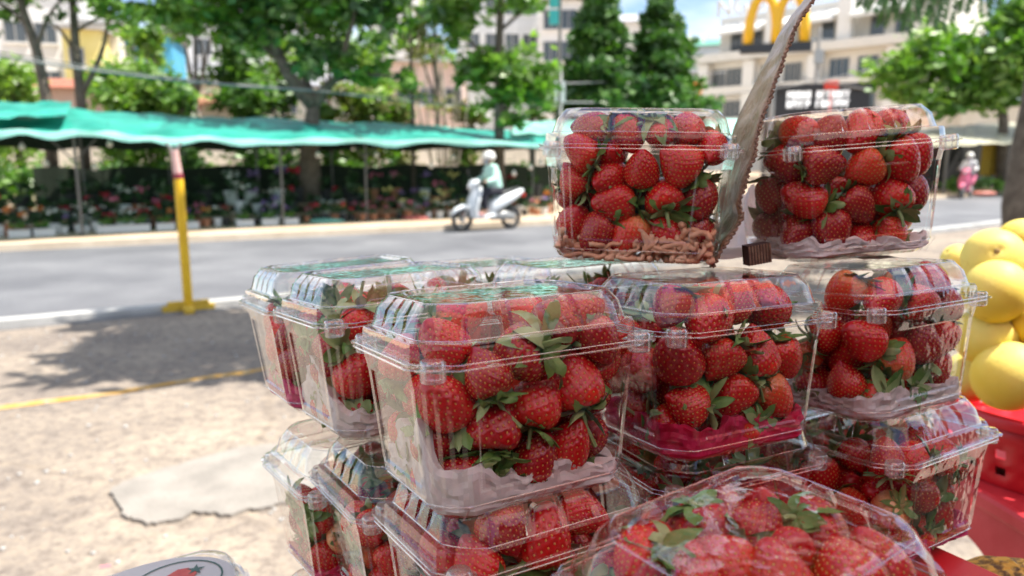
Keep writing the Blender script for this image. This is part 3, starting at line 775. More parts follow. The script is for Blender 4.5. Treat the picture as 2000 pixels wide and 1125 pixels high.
# white paper sheet lying on the lids with one side standing up
ps = MB(); V = []; F = []; nx, ny = 26, 18
for j in range(ny+1):
    for i in range(nx+1):
        u, v = i/nx, j/ny
        wr = .0016*math.sin(u*17+v*5)+.0012*math.sin(v*23-u*8)+.001*math.sin(u*41+v*31)
        if v < .5:
            f = v/.5; p = at(1385+u*130*(.25+.75*f)+(1-f)*58, 372+f*118+10*math.sin(u*6), .735-.02*f)
        else:
            f = (v-.5)/.5; q = at(1385+130*u, 490, .715); p = Vector((q.x+(u-.3)*.10*f, q.y-.10*f, CAMZ-.0865+.0))
            if f < .2: p = q.lerp(Vector((q.x, q.y, CAMZ-.0865)), f/.2)
        V.append(tuple(p+Vector((wr, wr*.5, abs(wr)*.8))))
for j in range(ny):
    for i in range(nx): a = j*(nx+1)+i; F.append((a, a+1, a+nx+2, a+nx+1))
ps.add(V, F); o = ps.build('paper_sheet', M_['paper'], None, 180)
tag(o, 'white paper sheet folded up behind the gap between the two upper boxes', 'paper')
# ribbed cardboard scrap
sc_ = MB(); c = at(1484, 496, .60); Ms = Matrix.Translation(c) @ Matrix.Rotation(R_(12), 4, 'Z') @ Matrix.Rotation(R_(-8), 4, 'Y')
sc_.box(-.0100, .0100, 0, .010, -.0085, .0078, 0, Ms)
for k in range(8): x = -.009+k*.0026; sc_.tube([tuple(Ms @ Vector((x, -.0004, -.0082))), tuple(Ms @ Vector((x, -.0004, .0075)))], .0008, 6, 1)
o = sc_.build('corrugated_scrap', [mat('scrap_dark', (.06, .035, .03), .8), M_['cardboard_edge']], None)
tag(o, 'small ribbed scrap of corrugated cardboard beside the upper right box', 'cardboard')

# yellow fruits in the red basket
def fruitmat():
    m = mat('yellow_fruit_skin', (.75, .55, .05), .55, spec=.3); t = NT(m)
    sp_ = t.n('SeparateXYZ'); t.l(t.coord(), sp_.inputs[0])
    mr = t.n('MapRange'); mr.inputs['From Min'].default_value = -.045; mr.inputs['From Max'].default_value = .045; t.l(sp_.outputs['Z'], mr.inputs['Value'])
    a = t.n('Math', operation='MULTIPLY_ADD'); t.l(t.noise(18, 4), a.inputs[0]); a.inputs[1].default_value = .6; t.l(mr.outputs[0], a.inputs[2])
    t.l(t.ramp(a.outputs[0], [(.3, (.72, .48, .03)), (.7, (.76, .58, .08)), (1.0, (.78, .66, .16))]), t.p.inputs['Base Color'])
    t.l(t.mix(t.p.inputs['Base Color'].links[0].from_socket, (.42, .24, .03), t.ramp(t.noise(34, 6, .75), [(.60, (0, 0, 0)), (.74, (.75, .75, .75))])), t.p.inputs['Base Color'])
    t.p.inputs['Subsurface Weight'].default_value = .1; t.p.inputs['Subsurface Scale'].default_value = .006
    t.bump(t.noise(150, 5), .35, .0012); return m
M_['yfruit'] = fruitmat(); M_['scar'] = mottled('fruit_stem_scar', (.20, .13, .05), (.34, .24, .08), 200, .9, .2)
fm = MB(); V = []; F = []; nu, nv = 40, 28
for j in range(nv+1):
    ph = math.pi*j/nv
    for i in range(nu):
        th = 2*math.pi*i/nu; r = .045*(1+.012*math.cos(2*th)+.02*math.cos(ph)**3)-.004*math.exp(-(ph/.22)**2)
        V.append((r*math.sin(ph)*math.cos(th), r*math.sin(ph)*math.sin(th), r*1.06*math.cos(ph)))
for j in range(nv):
    for i in range(nu): k = (i+1) % nu; F.append((j*nu+i, (j+1)*nu+i, (j+1)*nu+k, j*nu+k))
fm.add(V, F); FR = fm.mesh('yellow_fruit', M_['yfruit'], 180)
fs = MB(); fs.lathe([(.0001, .0008), (.003, .0012), (.0042, .0002), (.0048, -.0012)], 12); FS = fs.mesh('stem_scar', M_['scar'], 60)
for i, (px, py, r, Y, lab) in enumerate([
  (1980, 470, 42, 1.22, 'yellow fruit at the very top right of the heap'), (1929, 505, 58, 1.10, 'large yellow fruit crowning the heap, beside the upper right box'),
  (1862, 512, 34, 1.24, 'small part of a yellow fruit peeping left of the largest one'), (1932, 570, 60, 1.06, 'yellow fruit directly below the largest one in the heap'),
  (1998, 545, 34, 1.16, 'pale greenish yellow fruit cut by the right edge'), (1912, 655, 56, 1.08, 'yellow fruit half hidden by the box lid, lower left of heap'),
  (2006, 628, 52, 1.06, 'yellow fruit with small stem scar at the right edge'), (1958, 735, 66, 1.03, 'biggest yellow fruit at the front, just above the basket rim'),
  (1885, 735, 50, 1.13, 'yellow fruit behind the middle box, against the basket rim'), (2040, 740, 60, 1.08, 'yellow fruit in the basket cut off at the right'), (1990, 690, 40, 1.20, 'yellow fruit deep between its neighbours in the basket')]):
    p = at(px+12, py, Y); s = r*(p-camv).dot(fwv)/FPX/.0455
    o = link('yellow_fruit', FR, None, Matrix.Translation(p) @ Euler((rnd.uniform(-1, 1), rnd.uniform(-.9, .9), rnd.uniform(0, 6))).to_matrix().to_4x4() @ Matrix.Scale(s, 4))
    tag(o, lab, 'fruit', 'yellow fruits heaped in the red basket')
    link('stem_scar', FS, o, Matrix.Translation((0, 0, .0452)))
# basket: slatted round tub with holes modelled as recesses
bc = at(2065, 780, 1.12); bz1 = CAMZ-.372; bz0 = bz1-.115
bk = empty('fruit_basket', (bc.x, bc.y, 0), 0, 'red plastic basket with rows of square holes holding yellow fruits', 'basket')
R1 = .182
mb = MB(); seg = 72; V = []; F = []; zs = [bz0, bz0+.018, bz0+.032, bz0+.046, bz0+.060, bz0+.074, bz1-.018]
rz_ = lambda z: R1*(.86+.14*(z-bz0)/(bz1-bz0))
for z in zs:
    for k in range(seg): a = 2*math.pi*k/seg; V.append((rz_(z)*math.cos(a), rz_(z)*math.sin(a), z))
for j in range(len(zs)-1):
    for k in range(seg):
        if j in (1, 3) and k % 3 == 0: continue
        l = (k+1) % seg; F.append((j*seg+k, j*seg+l, (j+1)*seg+l, (j+1)*seg+k))
F.append(tuple(range(seg))); mb.add(V, F)
o = mb.build('wall', M_['red_plastic'], bk, 60); md = o.modifiers.new('thick', 'SOLIDIFY'); md.thickness = .003
mb = MB(); mb.lathe([(R1*.985, bz1-.019), (R1*1.035, bz1-.017), (R1*1.045, bz1-.003), (R1*1.03, bz1), (R1*.99, bz1), (R1*.975, bz1-.004), (R1*.972, bz1-.019)], seg, cap=False); mb.build('rim', M_['red_plastic'], bk, 50)
mb = MB(); mb.lathe([(.001, bz1-.075), (R1*.9, bz1-.075)], 40, cap=False); mb.build('bottom_tray', M_['red_plastic'], bk)
# red plastic stool under the basket
st = empty('plastic_stool', (bc.x, bc.y, 0), R_(8), 'worn red plastic stool under the fruit basket, arched openings between its legs', 'stool')
H_ = bz0-.002; a_ = .17; b_ = .24
mb = MB(); mb.box(-a_-.01, a_+.01, -a_-.01, a_+.01, H_-.03, H_); link('seat', bevel(mb.mesh('seat', M_['red_plastic_old']), .008), st)
for q in range(4):
    Mq = Matrix.Rotation(math.pi/2*q, 4, 'Z'); mb = MB(); V = []; F = []; n = 22
    for i in range(n+1):
        u = -1+2*i/n; top = H_-.03; lo = top-.10-.0 if abs(u) > .72 else top-.05-.05*(abs(u)/.72)**3
        if abs(u) > .72: lo = 0.0
        for z in (top, lo):
            f = (top-z)/max(top, .01); hw = a_+(b_-a_)*f; V.append(tuple(Mq @ Vector((u*hw, -hw, z))))
    for i in range(n): F.append((2*i, 2*i+1, 2*i+3, 2*i+2)); 
    mb.add(V, F); o = mb.build('side_panel', M_['red_plastic_old'], st); md = o.modifiers.new('thick', 'SOLIDIFY'); md.thickness = .004
# mottled fruit in the lower right corner
jm = mottled('mottled_rind', (.10, .055, .015), (.60, .38, .06), 120, .6, .7, 220, .004, lo=.42, hi=.58)
jf = MB(); c = at(1975, 1232, .60)
V = []; F = []; nu, nv = 60, 40
for j in range(nv+1):
    ph = math.pi*j/nv
    for i in range(nu):
        th = 2*math.pi*i/nu; r = 1+.02*math.sin(9*th+3*ph)*math.sin(7*ph); V.append((c.x+.082*r*math.sin(ph)*math.cos(th), c.y+.065*r*math.sin(ph)*math.sin(th), c.z+.062*r*math.cos(ph)))
for j in range(nv):
    for i in range(nu): k = (i+1) % nu; F.append((j*nu+i, (j+1)*nu+i, (j+1)*nu+k, j*nu+k))
jf.add(V, F); tag(jf.build('mottled_fruit', jm, None, 180), 'brown and yellow speckled fruit cut off by the lower right corner', 'fruit')

# parasol above the stall (out of the picture; its shade and coloured reflections are not)
pr = empty('market_parasol', (.34, -.12, 0), 0, 'large red, blue and pale pink market parasol shading the stall from above', 'parasol')
for nm, col_ in (('parasol_red', (.74, .26, .20)), ('parasol_blue', (.30, .34, .66)), ('parasol_white', (.82, .68, .62))):
    m = fabric(nm, col_, tuple(min(1, x*1.1) for x in col_), .7, 200, .72, .05); M_[nm] = m
pz = 2.42; PRr = 1.25
for k in range(8):
    a0, a1 = math.pi/4*k+.2, math.pi/4*(k+1)+.2; V = []; n = 6
    for j in range(n+1):
        f = j/n
        for i in range(5):
            a = a0+(a1-a0)*i/4; sag = math.sin(math.pi*i/4)*.03*f; V.append((PRr*f*math.cos(a), PRr*f*math.sin(a), pz+.38*(1-f)**1.2*1.0-sag))
    F = [(j*5+i, (j+1)*5+i, (j+1)*5+i+1, j*5+i+1) for j in range(n) for i in range(4)]
    mb = MB(); mb.add(V, F); mb.build('canopy_panel', M_[['parasol_red', 'parasol_white', 'parasol_blue', 'parasol_white'][k % 4]], pr, 180)
    mb = MB(); mb.tube([(0, 0, pz+.37), (PRr*math.cos(a0), PRr*math.sin(a0), pz-.012)], .006, 6); mb.build('rib', M_['metalgrey'], pr)
mb = MB(); mb.tube([(0, 0, 0), (0, 0, pz+.42)], .018, 12); mb.build('pole', M_['metalgrey'], pr, 60)
mb = MB(); mb.lathe([(.25, 0), (.25, .05), (.05, .09), (.03, .2)], 20); mb.build('base', M_['grey'], pr, 50)

# unseen canopy, curtain and wall, added to darken what the boxes reflect
M_['canopy'] = fabric('dark_green_tarp', (.015, .05, .04), (.02, .06, .05), .6, 8, .08, .2)
cn = empty('added_canopy', (0, 0, 0), 0, 'unseen dark green tarpaulin canopy, added behind the camera to darken reflections in the boxes', 'canopy')
mb = MB(); V = [(x, y, 2.75-.12*math.sin(x*2.1)*math.sin(y*1.7)) for y in np.linspace(-3.4, -1.1, 12) for x in np.linspace(-.2, 2.5, 12)]
mb.add(V, [(j*12+i, j*12+i+1, j*12+i+13, j*12+i+12) for j in range(11) for i in range(11)]); mb.build('roof_sheet', M_['canopy'], cn, 180)
mb = MB(); V = [(2.3+.05*math.sin(i*1.7), -3.4+4.0*i/24, z) for i in range(25) for z in (.05, 1.3, 2.68)]
mb.add(V, [(3*i+k, 3*i+3+k, 3*i+4+k, 3*i+1+k) for i in range(24) for k in (0, 1)]); mb.build('added_curtain', M_['canopy'], cn, 180)
for x, y in ((-.1, -3.3), (2.35, -3.3), (2.35, .6), (-.1, -1.8)):
    mb = MB(); mb.tube([(x, y, 0), (x, y, 2.74)], .025, 8); mb.build('post', M_['metalgrey'], cn, 60)
mb = MB(); mb.box(-5, 5, -4.0, -3.75, 0, 3.2); tag(mb.build('added_rear_wall', mottled('rear_wall_paint', (.16, .14, .12), (.24, .21, .18), 1, .9, .2)), 'unseen dull brown wall added behind the camera to darken the reflections', 'wall')  # wall out of view, added for its dark reflection

mb = MB(); mb.box(-.10, .08, -.075, .075, CAMZ-.4675, CAMZ-.4505, 0, Matrix.Translation((-.274, .516, 0)) @ Matrix.Rotation(R_(34), 4, 'Z'))
tag(mb.build('folded_cardboard', M_['cardboard_edge']), 'folded cardboard pad under the labelled box at the bottom left', 'cardboard')

mb = MB(); mb.box(-.055, .055, -.042, .042, CAMZ-.3248, CAMZ-.2820, 0, Matrix.Translation((.108, .300, 0)) @ Matrix.Rotation(R_(37), 4, 'Z'))
mb.box(-.07, .07, -.10, .06, CAMZ-.467, CAMZ-.3252, 0, Matrix.Translation((.108, .300, 0)) @ Matrix.Rotation(R_(37), 4, 'Z'))
tag(mb.build('cardboard_carton', M_['cardboard_edge']), 'brown carton under the nearest bottom box, hidden below the picture edge', 'carton')

# unseen dark crates added right of the stall to dim reflections in the boxes
M_['crate_green'] = mottled('dark_green_crate', (.015, .05, .03), (.03, .075, .045), 8, .6, .1)
cr0 = None
for i in range(4):
    if cr0 is None:
        cr0 = empty('added_crate', (1.32, .30, .0), .2, '', 'crate'); a_, b_, h_ = .24, .38, .28
        mb = MB(); mb.box(-a_, a_, -b_, b_, .0, .02)
        link('base_panel', mb.mesh('base_panel', M_['crate_green']), cr0)
        for (x0, x1, y0, y1) in ((-a_, a_, -b_, -b_+.012), (-a_, a_, b_-.012, b_), (-a_, -a_+.012, -b_+.0125, b_-.0125), (a_-.012, a_, -b_+.0125, b_-.0125)):
            for z0_, z1_ in ((.021, .11), (.135, .20), (.225, .278)):
                mb = MB(); mb.box(x0, x1, y0, y1, z0_, z1_); mb.build('side_slat', M_['crate_green'], cr0)
        for sx in (-1, 1):
            for sy in (-1, 1): mb = MB(); mb.box(sx*(a_+.004)-.014, sx*(a_+.004)+.014, sy*(b_+.004)-.014, sy*(b_+.004)+.014, 0.001, .279); mb.build('corner_post', M_['crate_green'], cr0)
        e = cr0
    else: e = copy_tree(cr0)
    e.location = (1.32+.01*i, .30-.012*i, .282*i); e.rotation_euler = (0, 0, .2+.03*i)
    tag(e, f"dark green crate added unseen to dim reflections, {['lowest', 'second from the ground', 'third from the ground', 'topmost'][i]} of its stack", 'crate', 'unseen dark green crates added right of the stall')
# ================================================================== the setting
def struct(o): o['kind'] = 'structure'; return o
def poly_sheet(name, pts, z, m, thick=0, uvdiv=0):
    mb = MB(); n = len(pts)
    if thick:
        V = [(x, y, z) for x, y in pts]+[(x, y, z-thick) for x, y in pts]
        F = [tuple(range(n))]+[(i, n+i, n+(i+1) % n, (i+1) % n) for i in range(n)]
    else: V = [(x, y, z) for x, y in pts]; F = [tuple(range(n))]
    mb.add(V, F); return mb.build(name, m)
# ground
m = mottled('earth', (.26, .22, .17), (.36, .31, .25), .8, .95, .3, 9, .03); M_['earth'] = m
struct(poly_sheet('ground', [(-700, -300), (700, -300), (700, 900), (-700, 900)], -.03, m))
# pavement on this side: worn concrete with stains and hairline cracks
m = mat('worn_concrete', (.45, .4, .33), .9, spec=.25); t = NT(m); co = t.coord('Object')
wp = t.n('Mapping'); wp.inputs['Scale'].default_value = (1, 1, 1); t.l(co, wp.inputs['Vector'])
n1 = t.noise(.9, 6, .6, wp.outputs[0]); n2 = t.noise(13, 7, .72, wp.outputs[0]); n3 = t.noise(42, 4, .7, wp.outputs[0])
c1 = t.ramp(n1, [(.36, (.215, .19, .17)), (.5, (.285, .25, .213)), (.66, (.365, .32, .265))])
c2 = t.ramp(n2, [(.36, (.60, .56, .55)), (.5, (.96, .92, .88)), (.64, (1.2, 1.12, 1.0))])
c3 = t.ramp(n3, [(.35, (.80, .78, .77)), (.55, (1, 1, 1))])
vo = t.n('TexVoronoi'); vo.feature = 'DISTANCE_TO_EDGE'; vo.inputs['Scale'].default_value = .55
wn = t.n('Mix'); wn.data_type = 'RGBA'; wn.inputs['Factor'].default_value = .16
nzc = t.n('TexNoise'); nzc.inputs['Scale'].default_value = 2.2; nzc.inputs['Detail'].default_value = 6; t.l(wp.outputs[0], nzc.inputs['Vector'])
t.l(wp.outputs[0], wn.inputs['A']); t.l(nzc.outputs['Color'], wn.inputs['B']); t.l(wn.outputs['Result'], vo.inputs['Vector'])
cr = t.ramp(vo.outputs['Distance'], [(0.0, (.45, .40, .36)), (.012, (1, 1, 1))])
t.l(t.mix(t.mix(t.mix(c1, c2, 1.0, 'MULTIPLY'), c3, 1.0, 'MULTIPLY'), cr, .25, 'MULTIPLY'), t.p.inputs['Base Color'])
t.bump(n3, .6, .012); M_['pave'] = m
kn = [(-60, -21.5), (-12.5, 2.9), (-4.9, 6.78), (-2.7, 8.0), (2.0, 10.7), (10.8, 16.9), (40, 38.5)]      # kerb line on this side
struct(poly_sheet('pavement', kn+[(60, -40), (-60, -40)], .0, m))
fn = [(-60, -13.0), (-8.6, 12.45), (.6, 17.05), (6.5, 20.6), (16.7, 28.2), (45, 49)]                     # kerb line on the far side
m = mat('asphalt', (.075, .077, .085), .85, spec=.35); t = NT(m)
a = t.ramp(t.noise(.6, 5), [(.35, (.12, .122, .132)), (.5, (.15, .152, .162)), (.65, (.19, .192, .20))]); b = t.ramp(t.noise(60, 3, .7), [(.3, (.75, .75, .75)), (.7, (1.15, 1.15, 1.15))])
t.l(t.mix(a, b, 1.0, 'MULTIPLY'), t.p.inputs['Base Color']); t.bump(t.noise(160, 2), .4, .004)
struct(poly_sheet('road', kn+fn[::-1], -.012, m))
# gutter strip and kerb
def strip(pl, w0, w1, z0, z1, name, m, up=True):
    mb = MB(); V = []; n = len(pl)
    for i in range(n):
        a = Vector((*pl[max(i-1, 0)], 0)); b = Vector((*pl[min(i+1, n-1)], 0)); d = (b-a).normalized(); nn = Vector((-d.y, d.x, 0)); p = Vector((*pl[i], 0))
        for wd, z in ((w0, z0), (w0, z1), (w1, z1), (w1, z0)): q = p+nn*wd; V.append((q.x, q.y, z))
    F = []
    for i in range(n-1):
        for k in range(4): l = (k+1) % 4; F.append((i*4+k, (i+1)*4+k, (i+1)*4+l, i*4+l))
    F += [(0, 1, 2, 3), tuple((n-1)*4+k for k in (3, 2, 1, 0))]
    mb.add(V, F); return mb.build(name, m)
M_['kerb'] = mottled('kerb_stone', (.38, .37, .35), (.48, .47, .45), 3, .85, .2)
M_['kerbdark'] = mottled('gutter_concrete', (.13, .125, .12), (.2, .195, .19), 3, .9, .2)
struct(strip(kn, -.02, .16, -.02, .06, 'kerb', M_['kerb']))
struct(strip(kn, -.20, -.022, -.02, .004, 'gutter', M_['kerbdark']))
m = mottled('far_pavement_slabs', (.46, .34, .23), (.55, .42, .30), 1.2, .9, .2)
struct(poly_sheet('far_pavement', fn+[(45, 70), (-60, 60)], .10, m, .115))
struct(strip(fn, -.01, .14, -.02, .108, 'far_kerb', mottled('far_kerb_stone', (.52, .42, .31), (.62, .52, .40), 3, .85, .2)))
# painted lines
M_['yline'] = mottled('worn_yellow_paint', (.52, .27, .04), (.46, .33, .16), 9, .85, .2, detail=8, lo=.42, hi=.6)
yl = [ground(-60, 806), ground(60, 789), ground(150, 778), ground(250, 764), ground(330, 750), ground(400, 738), ground(495, 726), ground(600, 700)]
V = []
for i, p in enumerate(yl):
    hw = .062+.012*math.sin(i*2.3)
    V += [(p.x-hw*.35, p.y-hw, .004), (p.x+hw*.35, p.y+hw, .004)]
mb = MB(); mb.add(V, [(2*i, 2*i+2, 2*i+3, 2*i+1) for i in range(len(yl)-1)]); struct(mb.build('yellow_line', M_['yline']))
# broken slab standing a little proud of the pavement
edge = [(222, 965), (238, 985), (236, 1000), (262, 1006), (285, 1018), (322, 1010), (352, 1008), (372, 994), (410, 994), (440, 1000), (476, 990), (520, 984), (560, 975), (640, 950)]
back = [(700, 880), (560, 860), (470, 868), (390, 890), (300, 915), (240, 935), (214, 950)]
pts = [ground(x, y, .03) for x, y in edge+back]
rr_ = random.Random(3); P2 = []
for i in range(len(pts)):
    a, b = pts[i], pts[(i+1) % len(pts)]
    for k in range(4): q = a.lerp(b, k/4); P2.append((q.x+rr_.uniform(-.008, .008), q.y+rr_.uniform(-.010, .010)))
P2 = P2[::-1] if sum(P2[i][0]*P2[(i+1) % len(P2)][1]-P2[(i+1) % len(P2)][0]*P2[i][1] for i in range(len(P2))) < 0 else P2
m = M_['pave']
m = mottled('broken_concrete', (.225, .205, .18), (.30, .272, .238), 5, .95, .5, 45, .012, detail=8); struct(poly_sheet('broken_slab', P2, .018, m, .03))
mb = MB(); e0 = [ground(x, y+1.0, .004) for x, y in edge]; pts = [e0[i].lerp(e0[i+1], k/5)+Vector((rr_.uniform(-.004, .004), rr_.uniform(-.004, .004), 0)) for i in range(len(e0)-1) for k in range(5)]
V = []
for i, p in enumerate(pts): wv = (.003+.006*abs(math.sin(i*.21)))*min(1, i/8, (len(pts)-i)/10)+.001; V += [(p.x, p.y-wv, .0041), (p.x, p.y+wv, .0041)]
mb.add(V, [(2*i, 2*i+2, 2*i+3, 2*i+1) for i in range(len(pts)-1)]); struct(mb.build('crack_and_edge_shade', mat('crack_dark', (.06, .05, .04), .95)))  # dark line at the slab's foot: crack and edge shade in one colour
gl_ = MB()
for k in range(420):
    p = Vector((rr_.uniform(-4.5, -.4), rr_.uniform(2.2, 7), 0)); s = rr_.uniform(.004, .014)
    gl_.sphere((p.x, p.y, s*.4), s, 5, 3, 0, (1, rr_.uniform(.6, 1.3), .6))
tag(gl_.build('gravel', M_['kerb']), 'small loose stones scattered on the worn pavement', 'gravel', None, 'stuff')
o = MB(); g = ground(206, 1107); o.box(-.02, .02, -.006, .006, 0, .004, 0, Matrix.Translation(g) @ Matrix.Rotation(.3, 4, 'Z'))
tag(o.build('paper_scrap', mat('pink_scrap', (.7, .2, .25), .7)), 'tiny pink scrap lying on the pavement near the bottom left', 'scrap')

# ------------------------------------------------------------------ yellow post
M_['ypaint'] = mottled('yellow_paint', (.72, .42, .012), (.80, .50, .02), 9, .5, .1); M_['yworn'] = mottled('worn_yellow_base', (.50, .32, .03), (.70, .45, .05), 14, .6, .2)
M_['rpaint'] = mottled('faded_pink_paint', (.55, .30, .27), (.66, .46, .42), 14, .6, .1); M_['maroon'] = mat('maroon_paint', (.22, .02, .04), .5)
g = ground(369, 606); yp = empty('barrier_post', (g.x, g.y, 0), R_(25), 'yellow painted steel post with pink top standing on a flat yellow foot at the kerb', 'post')
mb = MB(); mb.tube([(0, 0, .05), (.0, 0, 1.36)], .046, 18); mb.build('pole', M_['ypaint'], yp, 50)
mb = MB(); mb.tube([(0, 0, 1.36), (-.005, 0, 1.41)], .049, 18); mb.build('band', M_['maroon'], yp, 50)
mb = MB(); mb.tube([(-.005, 0, 1.41), (-.02, 0, 1.64)], [.044, .040], 18); mb.build('upper_pole', M_['rpaint'], yp, 50)
mb = MB(); mb.tube([(-.02, 0, 1.62), (-.09, 0, 1.72)], .012, 6); mb.tube([(-.02, 0, 1.62), (.05, 0, 1.72)], .012, 6); mb.build('fork', M_['metalgrey'], yp)
mb = MB(); mb.box(-.25, .25, -.05, .05, 0, .06); mb.box(-.05, .05, -.22, .22, 0, .055); mb.box(-.20, .20, -.035, .035, .062, .10); link('foot', bevel(mb.mesh('foot', M_['yworn']), .006), yp)

# ------------------------------------------------------------------ flower market awning across the road
U = Vector((.887, .462, 0)); Nn = Vector((-.462, .887, 0))          # along and across the road
def tarpmat(name, c, tr=.35):
    return fabric(name, tuple(x*.72 for x in c), tuple(min(.8, x*1.3+.03) for x in c), .5, 1.3, tr, .5)
M_['tarp'] = tarpmat('turquoise_tarp', (.006, .29, .22), .10); M_['tarp2'] = tarpmat('pale_turquoise_tarp', (.26, .60, .50), .15); M_['creamtarp'] = tarpmat('cream_tarp', (.66, .60, .44))
aw = empty('market_awning', (0, 0, 0), 0, 'long sagging turquoise tarpaulin roof over the flower stalls across the road', 'awning')
def tarp(front, back, m, parent, name='tarp', nx=70, ny=10, hem=None, seed=0, off=0):
    "front/back: lists of points; the sheet between, with folds"
    rs = random.Random(seed)
    def lerp(pl, f):
        s = f*(len(pl)-1); i = min(int(s), len(pl)-2); return pl[i].lerp(pl[i+1], s-i)
    V = []
    for j in range(ny+1):
        for i in range(nx+1):
            u, v = i/nx, j/ny; p = lerp(front, u).lerp(lerp(back, u), v)
            z = .022*math.sin(u*37+v*3+seed)+.018*math.sin(u*83-v*7)+.03*math.sin(v*11+u*9)-.05*math.sin(math.pi*v)*abs(math.sin(u*math.pi*7))
            V.append((p.x, p.y, p.z+z+off))
    F = [(j*(nx+1)+i, j*(nx+1)+i+1, (j+1)*(nx+1)+i+1, (j+1)*(nx+1)+i) for j in range(ny) for i in range(nx)]
    mb = MB(); mb.add(V, F); o = mb.build(name, m, parent, 180)
    if hem:
        mb = MB(); V2 = []
        for i in range(nx+1):
            x, y, z = V[i]; V2 += [(x, y-.01, z+.012), (x-.02, y-.06, z-.05-.02*math.sin(i*1.3)), (x-.01, y-.05, z-hem-.03*math.sin(i*.9+1))]
        mb.add(V2, [(3*i+k, 3*i+3+k, 3*i+4+k, 3*i+1+k) for i in range(nx) for k in (0, 1)]); mb.build('hem', M_['tarp2'], parent, 180)
    return o
fr = [at(-420, 258, 9.6), at(-60, 262, 12.2), at(150, 256, 13.2), at(330, 266, 14.1), at(560, 272, 15.3), at(800, 276, 16.6), at(1080, 281, 18.4)]
bk_ = [at(-420, 168, 12.5), at(-60, 206, 15.4), at(150, 216, 16.6), at(330, 226, 17.6), at(560, 230, 19.0), at(800, 242, 20.6), at(1090, 264, 22.6)]
tarp(fr, bk_, M_['tarp'], aw, hem=.10)
# a second sheet lapped over at the left end
tarp([at(-420, 236, 10.3), at(-100, 240, 12.6), at(128, 236, 13.6)], [at(-420, 160, 12.6), at(-100, 202, 15.2), at(140, 206, 16.2)], M_['tarp'], aw, 'tarp', 24, 8, None, 3, .06)
tarp([at(1000, 262, 20.5), at(1200, 268, 22.5), at(1460, 275, 25)], [at(1005, 236, 22.5), at(1200, 236, 25), at(1475, 232, 28)], M_['tarp2'], aw, 'tarp', 24, 6, None, 5)
M_['ropegrey'] = mat('galvanised_pipe', (.16, .155, .145), .5, metal=.3)
def gpt(px, Y): p = at(px, 300, Y); return Vector((p.x, p.y, .1))
for px, Y, r in ((145, 13.9, .028), (345, 14.9, .016), (546, 15.9, .026), (712, 17.0, .024), (-120, 12.6, .025), (1040, 19.4, .02)):
    a = gpt(px, Y); mb = MB(); top = at(px, 280, Y).z+.12
    mb.tube([(a.x, a.y, .1), (a.x+.02, a.y, top)], r, 8); mb.tube([(a.x, a.y, top-.45), (a.x+.35, a.y+.16, top-.02)], r*.5, 6); mb.tube([(a.x, a.y, top-.45), (a.x-.35, a.y-.16, top-.02)], r*.5, 6)
    mb.build('post', M_['ropegrey'], aw, 60)
    b = a+Nn*3.0; mb = MB(); mb.tube([(b.x, b.y, .1), (b.x, b.y, top+.35)], r, 8); mb.tube([(a.x, a.y, top), (b.x, b.y, top+.35)], r*.7, 6); mb.build('rafter', M_['ropegrey'], aw, 60)
# dark cloth behind the stalls; the low screen stands in for shade and foliage
m = fabric('dark_cloth_and_shade', (.012, .02, .012), (.022, .035, .018), .9, 20, .08, .2)
def curtain(name, pts, z0, z1, m, label, cat, w=.05):
    mb = MB(); V = []; n = 60
    for i in range(n+1):
        s = i/n*(len(pts)-1); j = min(int(s), len(pts)-2); p = pts[j].lerp(pts[j+1], s-j); q = w*math.sin(i*1.9)
        for z in (z0, (z0+z1)/2, z1): V.append((p.x-q*.4, p.y+q, z+.04*math.sin(i*.8)))
    mb.add(V, [(3*i+k, 3*i+3+k, 3*i+4+k, 3*i+1+k) for i in range(n) for k in (0, 1)]); o = mb.build(name, m, None, 180); return tag(o, label, cat)
bl = [gpt(-200, 13.6), gpt(60, 16.2), gpt(300, 17.4), gpt(600, 19.1), gpt(850, 20.7), gpt(1090, 22.2)]
curtain('cloth_and_shade_sheet', bl, 1.72, 2.15, m, 'dark shade cloth hanging below the back edge of the turquoise roof', 'cloth')
curtain('cloth_and_shade_sheet', [gpt(60, 16.6), gpt(300, 17.8), gpt(600, 19.5), gpt(850, 21.1), gpt(1090, 22.6), gpt(1300, 25)], .1, 1.30, m, 'low dark sheet standing in for shade and foliage behind the potted plants', 'cloth')
